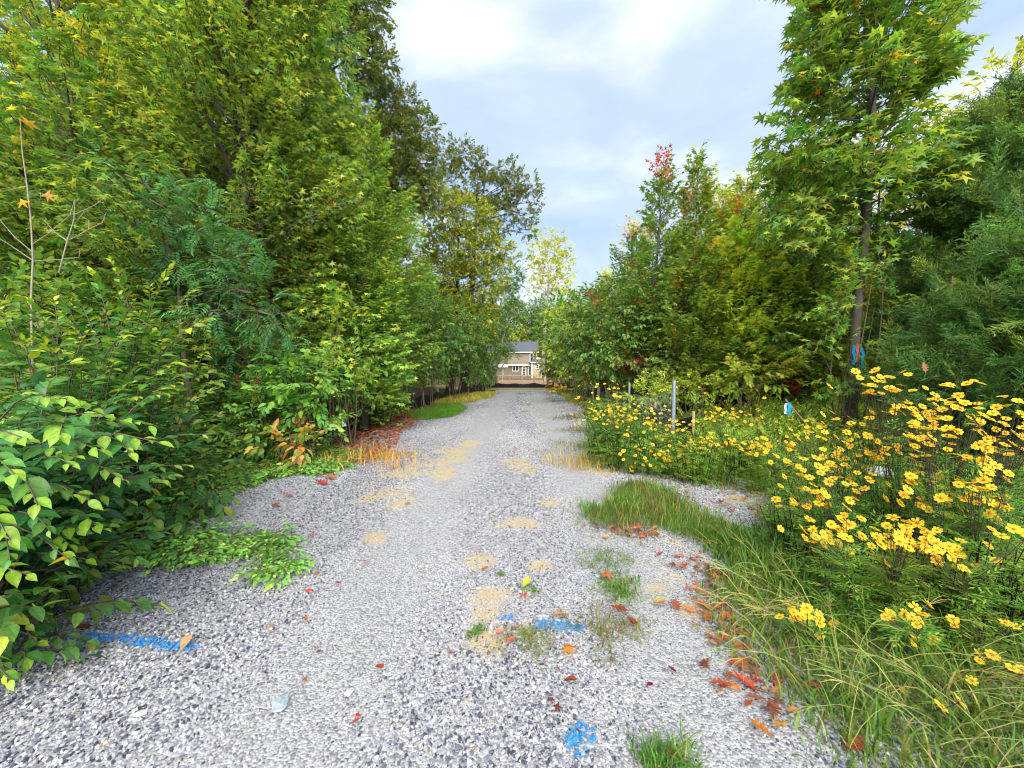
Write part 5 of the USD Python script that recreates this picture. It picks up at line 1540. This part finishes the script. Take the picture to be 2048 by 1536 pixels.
# ground cover of the left verge
HONEY_LIGHT = [(w, tuple(min(255, int(c * 1.18)) for c in q)) for w, q in HONEY]
cov = [make_twig(r, HONEY_LIGHT, "small", 11, .2, .052, mat="waxy_leaf") for _ in range(3)] + [make_twig(r, HONEY, "ovate", 7, .2, .06, mat="waxy_leaf")]
ground_scatter("ground_cover", "mat of low green vines in front of the honeysuckle on the left verge", "ground cover", [(240, 1020), (300, 1080), (420, 1040), (440, 990), (560, 965), (660, 960), (690, 925), (650, 900), (520, 905), (380, 915), (300, 940)], 2600, cov, 510, .7, 1.4, .03, zf=lz)
ground_scatter("ground_cover", "thin vines creeping over the stones under the left shrubs", "ground cover", [(120, 1180), (200, 1190), (330, 1160), (440, 1125), (560, 1115), (560, 1100), (440, 1095), (330, 1085), (230, 1060), (120, 1080)], 420, cov, 511, .6, 1.1, .02, patch=.42, zf=lz)
ground_scatter("ground_cover", "vine runner lying out on the gravel left of centre", "ground cover", [(495, 1105), (520, 1100), (560, 1125), (600, 1150), (560, 1165), (515, 1185), (510, 1165), (545, 1145), (520, 1122)], 75, cov, 512, .55, .95, .02, zf=lz)
ground_scatter("ground_cover", "dark low vines on the wood floor under the left shrubs", "ground cover", None, 1400, cov, 513, .8, 1.5, .05, poly_m=[(-9, 2.0), (-3.3, 1.2), (-3.4, 6), (-3.9, 14), (-9, 14)])

# fallen leaves
LITTER = [(3, (144, 70, 44)), (3, (164, 92, 58)), (2, (118, 54, 40)), (2, (186, 126, 80)), (1, (96, 56, 44))]


def fallen(rng, pal, size, shape=None):
    LV, LF = SHAPES[shape or rng.choice(["star", "oak", "oak", "ovate"])]
    V = LV.copy()
    V[:, 2] += rng.uniform(.1, .7) * (V[:, 1] ** 2) * rng.choice([1, 1, -.5]) + rng.uniform(-.1, .35) * (V[:, 0] - .5) ** 2
    V[:, 2] -= V[:, 2].min()
    c = pick(pal, rng, 1, .85)[0]
    return {"V": (V - [.5, 0, 0]) * size, "F": LF, "C": np.broadcast_to(c, (len(V), 3)) * np.random.default_rng(len(V)).uniform(.8, 1.2, (len(V), 1)), "mat": "dry_leaf"}


lit = [fallen(r, [(w, tuple(min(255, int(c * 1.2)) for c in q)) for w, q in LITTER], .10) for _ in range(10)]
ground_scatter("leaf_litter", "drift of red brown fallen leaves on the left verge before the green strip", "leaf litter", [(655, 905), (700, 865), (760, 845), (840, 815), (880, 805), (850, 830), (835, 850), (800, 870), (790, 900), (740, 935), (690, 930), (640, 930)], 2600, lit, 520, .6, 1.2, .01, zf=lz)
ground_scatter("leaf_litter", "brown leaves caught along the edge of the grass at right", "leaf litter", [(1180, 1020), (1150, 1045), (1290, 1100), (1370, 1160), (1400, 1260), (1450, 1400), (1560, 1536), (1700, 1500), (1560, 1380), (1480, 1260), (1420, 1130), (1300, 1060)], 170, lit, 521, .45, .95, .004, zf=lz, patch=.45)
ground_scatter("leaf_litter", "scattered brown leaves and bits between the stones of the right spur", "leaf litter", [(1280, 960), (1400, 950), (1520, 985), (1600, 1040), (1560, 1070), (1450, 1030), (1340, 990)], 120, lit, 522, .4, .8, .004, zf=lz)
ground_scatter("leaf_litter", "pale brown straw and leaves under the yellow flowers", "leaf litter", None, 500, lit, 523, .5, 1.0, .01, poly_m=[(2.2, 4.6), (3.2, 4.4), (5.5, 4.2), (7, 5.2), (5.5, 6.0), (3, 5.6)], patch=.4)
ground_scatter("leaf_litter", "dull leaf litter on the wood floor behind the left silt fence", "leaf litter", None, 900, lit, 524, .8, 1.4, .01, poly_m=[(-10, 4), (-3.9, 4.2), (-4.1, 18), (-10, 18)])

single = [  # px, py, size in photograph px, shape, palette, label
    (1142, 1326, 44, "star", [(1, (226, 140, 20))], "bright orange curled leaf on the gravel below the blue paint bar"),
    (732, 1136, 26, "oak", [(1, (178, 82, 46))], "small orange brown oak leaf alone on the gravel left of centre"),
    (758, 1360, 30, "ovate", [(1, (150, 48, 30))], "dark red curled leaf near the middle of the lower gravel"),
    (1140, 1390, 30, "ovate", [(1, (140, 64, 44))], "rust brown leaf scrap above the round blue paint spot"),
    (1300, 1392, 18, "ovate", [(1, (150, 24, 30))], "tiny crimson leaf right of the rust brown scrap"),
    (1212, 1168, 40, "star", [(1, (190, 88, 60))], "salmon star leaf on the upper right grass tuft"),
    (1118, 1248, 34, "oak", [(1, (196, 124, 78))], "tan oak leaf at the upper edge of the blue paint bar"),
    (1352, 1228, 46, "oak", [(1, (170, 84, 50))], "broad rust leaf lying flat on the sand at right"),
    (1318, 1222, 30, "ovate", [(1, (196, 112, 54))], "orange leaf just left of the broad rust leaf"),
    (1448, 1168, 42, "oak", [(1, (178, 84, 40))], "orange brown oak leaf at the grass edge right of the sand"),
    (1326, 1050, 34, "star", [(1, (192, 84, 52))], "coral red star leaf on the grass tongue"),
    (1258, 982, 24, "star", [(1, (206, 78, 40))], "red orange leaf at the tip of the green grass tongue"),
    (1440, 1390, 48, "oak", [(1, (170, 58, 44))], "red oak leaf hanging over the stones at the right grass edge"),
    (1490, 1385, 50, "oak", [(1, (196, 90, 40))], "large orange brown oak leaf in the grass at lower right"),
    (1520, 1482, 52, "oak", [(1, (200, 124, 62))], "tan lobed oak leaf on the stones near the bottom right"),
    (1556, 1474, 42, "star", [(1, (210, 136, 60))], "golden lobed leaf right of the tan oak leaf at the bottom right"),
    (1630, 1400, 52, "oak", [(1, (176, 96, 54))], "brown oak leaf lying under the seed stalks at lower right"),
    (1875, 1400, 46, "ovate", [(1, (164, 84, 60))], "pale brown folded leaf in the long grass at far right"),
    (1240, 1235, 40, "oak", [(1, (150, 50, 38))], "dark red leaf below the upper right grass tuft"),
    (1265, 1265, 30, "ovate", [(1, (176, 72, 56))], "small red leaf right of the blue paint bar"),
    (1022, 1302, 30, "oak", [(1, (200, 110, 66))], "orange leaf in the middle tuft on the sand patch"),
    (1000, 1288, 26, "ovate", [(1, (206, 128, 84))], "pale orange leaf at the left of the sand patch"),
    (1048, 1212, 26, "star", [(1, (190, 76, 50))], "red star leaf on top of the sand patch"),
    (1052, 1184, 28, "ovate", [(1, (186, 190, 40))], "yellow green leaf at the head of the sand patch"),
    (936, 1196, 14, "ovate", [(1, (196, 70, 40))], "tiny red leaf left of the sand patch"),
    (620, 1200, 18, "ovate", [(1, (186, 84, 56))], "small orange leaf among the lower left scatter"),
    (612, 1256, 16, "oak", [(1, (180, 80, 56))], "small red brown leaf below the other small orange one at lower left"),
    (716, 1452, 16, "star", [(1, (200, 76, 46))], "tiny red leaf near the bottom edge"),
    (676, 1182, 16, "ovate", [(1, (190, 62, 44))], "tiny red leaf upright among the stones left of centre"),
    (545, 1278, 26, "ovate", [(1, (206, 148, 116))], "pale pink leaf on the gravel right of the blue streak"),
    (372, 1312, 34, "ovate", [(1, (208, 164, 104))], "curled straw coloured leaf lying across the end of the blue streak"),
    (168, 1278, 32, "ovate", [(1, (136, 66, 44))], "brown leaf above the left end of the blue streak"),
    (118, 1306, 22, "ovate", [(1, (120, 40, 34))], "dark red leaf left of the blue streak"),
    (240, 1186, 34, "oak", [(1, (150, 60, 40))], "rust leaf tucked beneath the left shrub"),
    (518, 1178, 20, "ovate", [(1, (206, 120, 50))], "orange leaf at the foot of the vine runner"),
    (552, 1030, 30, "oak", [(1, (190, 84, 54))], "red leaf on the dark stone heap at the left"),
    (575, 1012, 26, "star", [(1, (180, 74, 50))], "red star leaf at the top of the dark stone heap"),
    (660, 968, 36, "oak", [(1, (188, 90, 60))], "orange leaf where the ground cover meets the gravel"),
    (645, 980, 30, "oak", [(1, (176, 70, 50))], "red leaf beside the orange one at the ground cover edge"),
    (1030, 905, 16, "oak", [(1, (180, 96, 60))], "small brown leaf in the middle of the lane"),
    (624, 1084, 16, "star", [(1, (186, 80, 60))], "tiny red leaf on the left wheel track"),
    (1340, 1530, 44, "oak", [(1, (156, 74, 44))], "brown leaf under the grass tuft at the bottom edge"),
    (1710, 1520, 60, "oak", [(1, (150, 68, 44))], "large dark brown oak leaf at the bottom edge, right"),
    (122, 1126, 36, "ovate", [(1, (226, 176, 30))], "single clear yellow leaf under the large leaved shrub"),
]
fl = rng_of(530)
for px, py, sz, shp, pal, label in single:
    g = on_ground(px, py)
    if "large leaved shrub" in label:
        g = at(px, py, 1.75)
    size = sz * g[1] / FOCAL * .95
    p = fallen(fl, pal, size, shp)
    Rm = Rotation.from_euler("zyx", [fl.uniform(0, 6.28), fl.normal(0, .16), fl.normal(0, .16)]).as_matrix()
    z = g[2] if "large leaved shrub" in label else float(lz(g[0], g[1])) + .014
    tag(obj("fallen_leaf", (p["V"] @ Rm.T + [g[0], g[1], z], p["F"]), "dry_leaf", col=p["C"]), label, "leaf")

# leaves lying here and there on the lane that nothing tells apart
fl = rng_of(531)
for k in range(70):
    y = 1.5 + 10 * fl.random() ** 1.6
    l, rr_ = lane_edges(y)
    x = fl.uniform(max(l + .3, -y * 1.2), min(rr_ - .2, y * 1.2))
    p = fallen(fl, LITTER, fl.uniform(.025, .055))
    Rm = Rotation.from_euler("zyx", [fl.uniform(0, 6.28), fl.normal(0, .2), fl.normal(0, .2)]).as_matrix()
    tag(obj("fallen_leaf", (p["V"] @ Rm.T + [x, y, float(lz(x, y)) + .012], p["F"]), "dry_leaf", col=p["C"]), "tiny brown leaf scrap lying loose on the gravel of the lane", "leaf", "leaf scraps on the gravel")

# grass tufts standing singly in the gravel
tufts = [  # px, py (foot), width px, palette, height m, label
    (740, 925, 120, DRY, .42, "dry golden grass tuft at the left edge of the lane"),
    (790, 920, 60, DRY, .14, "low dry grass spreading from the golden tuft towards the lane"),
    (1170, 932, 95, DRY, .34, "straw coloured grass tuft at the right edge of the lane in front of the flowers"),
    (1125, 935, 50, DRY, .16, "low dry grass left of the straw coloured tuft"),
    (1160, 900, 80, MIXED, .22, "brownish grass tuft behind the straw coloured one"),
    (1140, 862, 60, MIXED, .16, "thin grass tuft at the right lane edge, third from the far end"),
    (1145, 838, 60, MIXED, .18, "thin grass tuft at the right lane edge, second from the far end"),
    (1085, 850, 12, GREEN, .06, "tiny green tuft alone in the lane beyond the middle"),
    (1062, 826, 26, GREEN, .10, "low green tuft in the middle strip of the lane, nearer of two"),
    (1060, 812, 24, GREEN, .10, "low green tuft in the middle strip of the lane, farther of two"),
    (1040, 790, 20, GREEN, .18, "green tuft at the far end of the lane"),
    (1140, 790, 24, LUSH, .30, "bright grass tuft at the far right end of the lane"),
    (1195, 1135, 90, GREEN, .10, "upper right grass tuft on the gravel with fallen leaves in it"),
    (1235, 1190, 70, GREEN, .11, "green grass tuft right of the upper tuft, between it and the sand"),
    (1215, 1275, 90, MIXED, .11, "spreading reddish green tuft just right of the blue paint bar"),
    (1055, 1290, 80, MIXED, .06, "flat thin tuft on the sand patch left of the blue paint bar"),
    (955, 1275, 30, GREEN, .05, "tiny flat tuft on the left of the sand patch"),
    (1070, 1195, 26, GREEN, .06, "little tuft at the head of the sand patch"),
    (1330, 1545, 70, GREEN, .12, "broad bladed green tuft cut by the bottom edge of the picture"),
    (1215, 1050, 110, MIXED, .17, "brownish grass clump at the left tip of the green grass tongue"),
    (1010, 1160, 14, GREEN, .04, "wisp of grass in the middle of the lower gravel"),
]
for k, (px, py, w, pal, h, label) in enumerate(tufts):
    g = on_ground(px, py)
    rg = rng_of(540 + k)
    wid = w * g[1] / FOCAL
    t = thing("grass_tuft", label, "grass tuft", (g[0], g[1], float(lz(g[0], g[1])) - .01))
    V, F, C = [], [], []
    mb = MB()
    for _ in range(3 if w < 30 else 5 if w < 60 else 16):
        p = tuft(rg, pal, 22, h, wid * .5, .0045 + .0006 * g[1], .95 if h < .15 else .85, flop=.62)
        o = rg.normal(0, wid * .36, 3) * [1, 1, 0]
        mb.add(p["V"] + o, p["F"], p["C"])
    obj("blades", mb.mesh, "grass_blade", t, col=mb.col)
    if h > .2:
        p = culm(rg, SEED, h * 1.5, 4, (0, 0, 0))
        obj("seed_stalks", (p["V"], p["F"]), "grass_blade", t, col=p["C"])

# ---------------------------------------------------------------- yellow flowers
def flower_mesh(rng, petals=8, dis=1.0):
    """Broad notched petals round a small disc, unit diameter."""
    b = MB()
    cup = rng.uniform(-.05, .22)
    for k in range(petals):
        a = 2 * math.pi * k / petals + rng.normal(0, .06)
        L, W = .5 * rng.uniform(.86, 1.08), .128 * rng.uniform(.85, 1.15)
        P = np.array([[.06, 0, 0], [.22, -W * .8, 0], [.40, -W, 0], [L, -W * .35, 0], [L * .96, 0, 0], [L, W * .35, 0], [.40, W, 0], [.22, W * .8, 0], [.28, 0, -.015]])
        P[:, 2] += cup * P[:, 0] ** 1.5 + rng.normal(0, .012)
        c, s = math.cos(a), math.sin(a)
        V = np.c_[P[:, 0] * c - P[:, 1] * s, P[:, 0] * s + P[:, 1] * c, P[:, 2]]
        F = [(8, i, i + 1) for i in range(7)] + [(8, 7, 0)]
        col = np.array(srgb(243, 198, 52)) * rng.uniform(.9, 1.08)
        C = np.repeat(col[None], 9, 0)
        C[0] = srgb(226, 150, 24)
        b.add(V, F, C)
    v = trimesh.creation.icosphere(1)
    disc = (v.vertices * [.085, .085, .06] + [0, 0, .03], v.faces)
    return b, disc


simple("flower_disc", (.28, .13, .015), .8, noise=.5, scale=300)


def flower_plant(name, label, base, heads, seed, size, parts=True, group="yellow flowering plants on the right", leafn=26, stem="stem_dark", fan=.8):
    """heads: world points. Stems fork up to the heads; fine cut leaves along them."""
    rng = rng_of(seed)
    base = np.asarray(base, float)
    heads = np.asarray(heads, float)
    t = thing(name, label, "flowering plant", base, group=group)
    st, lv = MB(), MB()
    c = heads.mean(0)
    nst = min(5, max(2, len(heads) // 7))
    forks = []
    for k in range(nst):
        tgt = heads[rng.integers(len(heads))]
        f = base + (tgt - base) * [.7, .7, .66] + rng.normal(0, .03, 3)
        b0 = base + rng.normal(0, .05, 3) * [1, 1, 0]
        cu = curve(b0, f, rng.normal(0, .03, 3) + [0, 0, .02], 6)
        st.tube(cu, np.linspace(.0034, .002, 6), 4)
        forks.append(cu)
    lf = []
    for h in heads:
        cu = min(forks, key=lambda q: np.linalg.norm(q[-1] - h))
        j = rng.integers(3, 6)
        q = curve(cu[j], h - [0, 0, .006], (0, 0, -.02), 5)
        st.tube(q, np.linspace(.0024, .0012, 5), 3)
        lf += [q[1], q[2]] if rng.random() < .6 else [q[2]]
    for cu in forks:
        for s in rng.uniform(.12, 1, leafn):
            lf.append(np.array([np.interp(s, np.linspace(0, 1, 6), cu[:, k]) for k in range(3)]))
    cols = pick([(4, (72, 106, 38)), (3, (92, 124, 42)), (2, (56, 88, 36)), (1, (118, 134, 48))], rng, len(lf))
    for p, cc in zip(lf, cols):
        az = rng.uniform(0, 6.28)
        L = rng.uniform(.06, .13)
        d = np.array([math.cos(az), math.sin(az), rng.uniform(-.2, .5)])
        for k in range(5):                         # the narrow lobes of one cut leaf
            o = p + d * L * (.25 + .17 * k)
            e = unit(d + (1 if k % 2 else -1) * np.array([-d[1], d[0], 0]) * (.8 if k < 4 else 0)) * L * (.55 - .05 * k)
            w = unit(np.cross(e, [0, 0, 1])) * .0048
            lv.add([o, o + e * .45 - w, o + e, o + e * .45 + w], [[0, 1, 2], [0, 2, 3]], cc)
        w = unit(np.cross(d, [0, 0, 1])) * .0016
        lv.add([p - w, p + w, p + d * L], [[0, 1, 2]], cc)
    obj("stems", (st.mesh[0] - base, st.mesh[1]), stem, t, smooth=True)
    obj("leaves", (lv.mesh[0] - base, lv.mesh[1]), "leaf", t, col=lv.col, kind="stuff")
    for h in heads:
        fb, disc = flower_mesh(rng, int(rng.choice([7, 8, 8, 9])))
        tilt = unit(np.array([rng.normal(0, .5), rng.normal(-.45, .5), 1.0]))
        R = frames(unit(np.cross(rng.normal(0, 1, 3), tilt))[None], tilt[None])[0]
        s = size * rng.uniform(.78, 1.18)
        hp = obj("flower_head", ((fb.mesh[0] * s) @ R.T + h - base, fb.mesh[1]), "petal", t, col=fb.col)
        if parts:
            obj("flower_disc", ((disc[0] * s) @ R.T + h - base, disc[1]), "flower_disc", hp, smooth=True)
    return t


def heads_px(clusters, depth, rng, per=4, spread=26, mult=1.9):
    out = []
    for q in clusters:
        px, py = q[:2]
        k = q[2] if len(q) > 2 else per
        d = depth + rng.normal(0, .12)
        for _ in range(int(k * mult + .5)):
            out.append(at(px + rng.normal(0, spread), py + rng.normal(0, spread * .48), d + rng.normal(0, .09)))
    return out


rg = rng_of(600)
right_plants = [  # base px, depth, clusters, label
    (1760, 2.55, [(1640, 945, 5), (1610, 975, 4), (1660, 1000, 5), (1590, 1000, 2), (1700, 960, 4)], "leftmost tall flowering plant of the right clump, leaning over the gravel"),
    (1740, 2.75, [(1690, 935, 5), (1655, 920, 3), (1740, 900, 4), (1700, 880, 3)], "flowering plant behind the leftmost one of the right clump"),
    (1830, 2.7, [(1790, 890, 5), (1770, 905, 3), (1815, 950, 2), (1840, 870, 3), (1715, 850, 3)], "flowering plant in the left middle of the right clump, over the white bag"),
    (1860, 2.6, [(1830, 755, 2), (1800, 770, 3), (1760, 765, 3), (1770, 785, 2), (1720, 775, 2)], "tallest flowering plant at the top of the right clump"),
    (1900, 2.75, [(1870, 800, 3), (1830, 820, 4), (1880, 830, 3), (1790, 830, 2), (1850, 845, 2)], "flowering plant just below the tallest one of the right clump"),
    (1960, 2.5, [(1935, 790, 3), (1950, 825, 4), (1970, 835, 3), (1990, 860, 5), (1900, 850, 3)], "flowering plant behind the middle of the right clump"),
    (2020, 2.4, [(2030, 820, 3), (2040, 870, 5), (2000, 880, 4), (2060, 840, 3)], "rightmost tall flowering plant, cut by the picture's right edge"),
    (1930, 2.35, [(1880, 870, 4), (1870, 885, 3), (1920, 905, 3), (1945, 920, 4), (1870, 960, 2)], "flowering plant in the middle of the right clump"),
    (1990, 2.2, [(1940, 1000, 5), (1975, 1025, 4), (2010, 1010, 3), (1950, 980, 3), (2040, 950, 3)], "low flowering plant at the right of the right clump"),
    (1880, 2.2, [(1840, 985, 3), (1815, 1000, 2), (1850, 995, 2), (1900, 985, 2)], "sparse flowering plant under the middle of the right clump"),
    (1850, 1.95, [(1800, 1060, 5), (1830, 1075, 6), (1810, 1090, 4), (1850, 1070, 3), (1770, 1055, 2)], "flowering plant with a dense low cluster at the front of the right clump"),
    (1700, 2.1, [(1670, 1065, 4), (1660, 1085, 4), (1630, 1085, 2), (1690, 1055, 2)], "small flowering plant in the grass left of the dense low cluster"),
    (1950, 2.0, [(1910, 1098, 3), (1880, 1100, 3), (2015, 1060, 3), (1860, 1115, 2)], "small flowering plant in the grass right of the dense low cluster"),
    (1640, 1.95, [(1590, 1225, 4), (1630, 1240, 4), (1650, 1250, 3), (1605, 1235, 2)], "short plant with thin petalled yellow flowers over the stones at lower right"),
    (1840, 1.85, [(1790, 1235, 3), (1820, 1240, 5), (1845, 1270, 4), (1810, 1220, 2)], "short plant with thin petalled yellow flowers in the grass right of the other short one"),
    (1850, 1.62, [(1825, 1375, 2), (1840, 1405, 4), (1910, 1360, 1), (1925, 1395, 1)], "short yellow flowering plant nearest the bottom right corner"),
    (1960, 1.8, [(1920, 1235, 1), (1970, 1310, 2), (2030, 1250, 2), (1950, 1140, 2), (2040, 1330, 2)], "thinly flowered plant at the right edge of the long grass"),
]
for k, (bpx, d, cl, label) in enumerate(right_plants):
    H = heads_px(cl, d, rg, spread=36 if k < 13 else 18, mult=2.7 if k < 13 else 2.0)
    b = gp(bpx, d + .1)
    b[2] = float(height(b[0], b[1]))
    flower_plant("flowering_plant", label, b, H, 610 + k, .055 if k < 13 else .046, group=None, leafn=36 if k < 13 else 12)
mid_plants = [
    (1215, 6.6, [(1205, 775, 2), (1230, 790, 4), (1195, 800, 3), (1240, 775, 2)], "topmost flowering plant at the left end of the middle clump"),
    (1200, 6.2, [(1190, 820, 6), (1215, 815, 5), (1180, 835, 5), (1210, 840, 4)], "flowering plant at the left end of the middle clump beside the lane"),
    (1240, 6.0, [(1240, 815, 5), (1255, 830, 6), (1230, 845, 4), (1270, 825, 3)], "flowering plant second from the left in the middle clump"),
    (1300, 5.9, [(1290, 825, 4), (1310, 840, 5), (1280, 850, 4), (1300, 860, 3)], "flowering plant in front of the sagging wire of the chain link fence"),
    (1345, 5.7, [(1340, 850, 5), (1360, 865, 4), (1325, 870, 4), (1370, 850, 2)], "flowering plant right in front of the end post"),
    (1330, 5.2, [(1310, 905, 5), (1330, 915, 5), (1350, 925, 5), (1370, 930, 4), (1300, 925, 3)], "low flowering plant at the front of the middle clump over the gravel"),
    (1390, 5.2, [(1370, 900, 5), (1390, 895, 4), (1410, 890, 4), (1395, 920, 3)], "flowering plant right of the low front one in the middle clump"),
    (1450, 5.3, [(1430, 880, 4), (1450, 890, 5), (1480, 885, 4), (1440, 905, 3)], "flowering plant at the right of the middle clump"),
    (1480, 5.6, [(1420, 825, 4), (1450, 830, 5), (1475, 835, 4), (1500, 830, 3), (1490, 845, 3)], "flowering plant behind the middle clump, farther right than the end post"),
    (1500, 4.4, [(1500, 895, 5), (1520, 890, 5), (1540, 885, 3), (1490, 905, 3)], "flowering plant between the middle and the right clump"),
    (1590, 4.0, [(1560, 900, 4), (1570, 930, 3), (1620, 850, 4), (1600, 870, 2), (1650, 850, 3)], "flowering plant joining the right clump, below the survey stake"),
    (1275, 5.3, [(1270, 940, 2), (1260, 905, 2), (1250, 880, 2)], "small sparse flowering plant at the gravel edge left of the low front one"),
    (1360, 7.6, [(1380, 765, 2), (1390, 772, 2), (1340, 772, 1), (1350, 760, 1)], "small flowering plant behind the end post"),
    (1105, 17, [(1105, 768, 4), (1115, 775, 4), (1100, 780, 3), (1125, 772, 3)], "yellow flowering plant far back at the right end of the lane"),
]
for k, (bpx, d, cl, label) in enumerate(mid_plants):
    H = heads_px(cl, d, rg, spread=21 if k < 13 else 7, mult=2.8)
    b = gp(bpx, d + .1)
    flower_plant("flowering_plant", label, b, H, 640 + k, .054 if k < 13 else .11, parts=k < 13, group=None, leafn=40, stem="stem_green")
# low green foliage under the flowers
fo = []
for k in range(3):
    b = MB()
    for i in range(40):
        az = r.uniform(0, 6.28)
        p = np.array([r.normal(0, .10), r.normal(0, .10), r.uniform(.03, .48)])
        d = np.array([math.cos(az), math.sin(az), r.uniform(-.2, .6)])
        L = r.uniform(.06, .14)
        cc = pick([(4, (80, 114, 38)), (3, (102, 130, 42)), (2, (62, 94, 36)), (1, (126, 136, 48))], r, 1)[0]
        for q in range(5):
            o = p + d * L * (.2 + .17 * q)
            e = unit(d + (1 if q % 2 else -1) * np.array([-d[1], d[0], 0]) * (.8 if q < 4 else 0)) * L * (.55 - .05 * q)
            w = unit(np.cross(e, [0, 0, 1])) * .005
            b.add([o, o + e * .45 - w, o + e, o + e * .45 + w], [[0, 1, 2], [0, 2, 3]], cc)
    for i in range(5):
        p = np.array([r.normal(0, .07), r.normal(0, .07), 0])
        b.tube(curve(p, p + [r.normal(0, .08), r.normal(0, .08), r.uniform(.35, .55)], (0, 0, 0), 4), .0025, 3, srgb(40, 34, 24))
    fo.append({"V": b.mesh[0], "F": b.mesh[1], "C": b.col, "mat": "leaf"})
ground_scatter("foliage", "fine cut green foliage under the right clump of flowers", "foliage", None, 700, fo, 660, .6, 1.15, poly_m=[(2.1, 2.2), (2.1, 3.0), (2.6, 3.4), (4.6, 3.6), (5, 2.2), (2.6, 1.9)])
ground_scatter("foliage", "fine cut green foliage under the middle clump of flowers", "foliage", None, 330, fo, 661, .6, 1.2, poly_m=[(1.25, 5.6), (1.25, 6.6), (2.0, 7.2), (2.9, 6.6), (3.8, 5.6), (3.4, 4.8), (2.3, 4.75), (1.9, 5.2)])
ground_scatter("foliage", "fine cut green foliage beyond the middle flowers along the fence", "foliage", None, 200, fo, 662, .7, 1.5, poly_m=[(1.5, 6.8), (2.6, 7), (3.0, 12), (2.5, 12)])
ground_scatter("foliage", "low foliage between the survey stake and the flowers", "foliage", None, 160, fo, 663, .5, .9, poly_m=[(3.0, 4.4), (4.4, 4.2), (5.2, 4.6), (4.2, 5.2)])
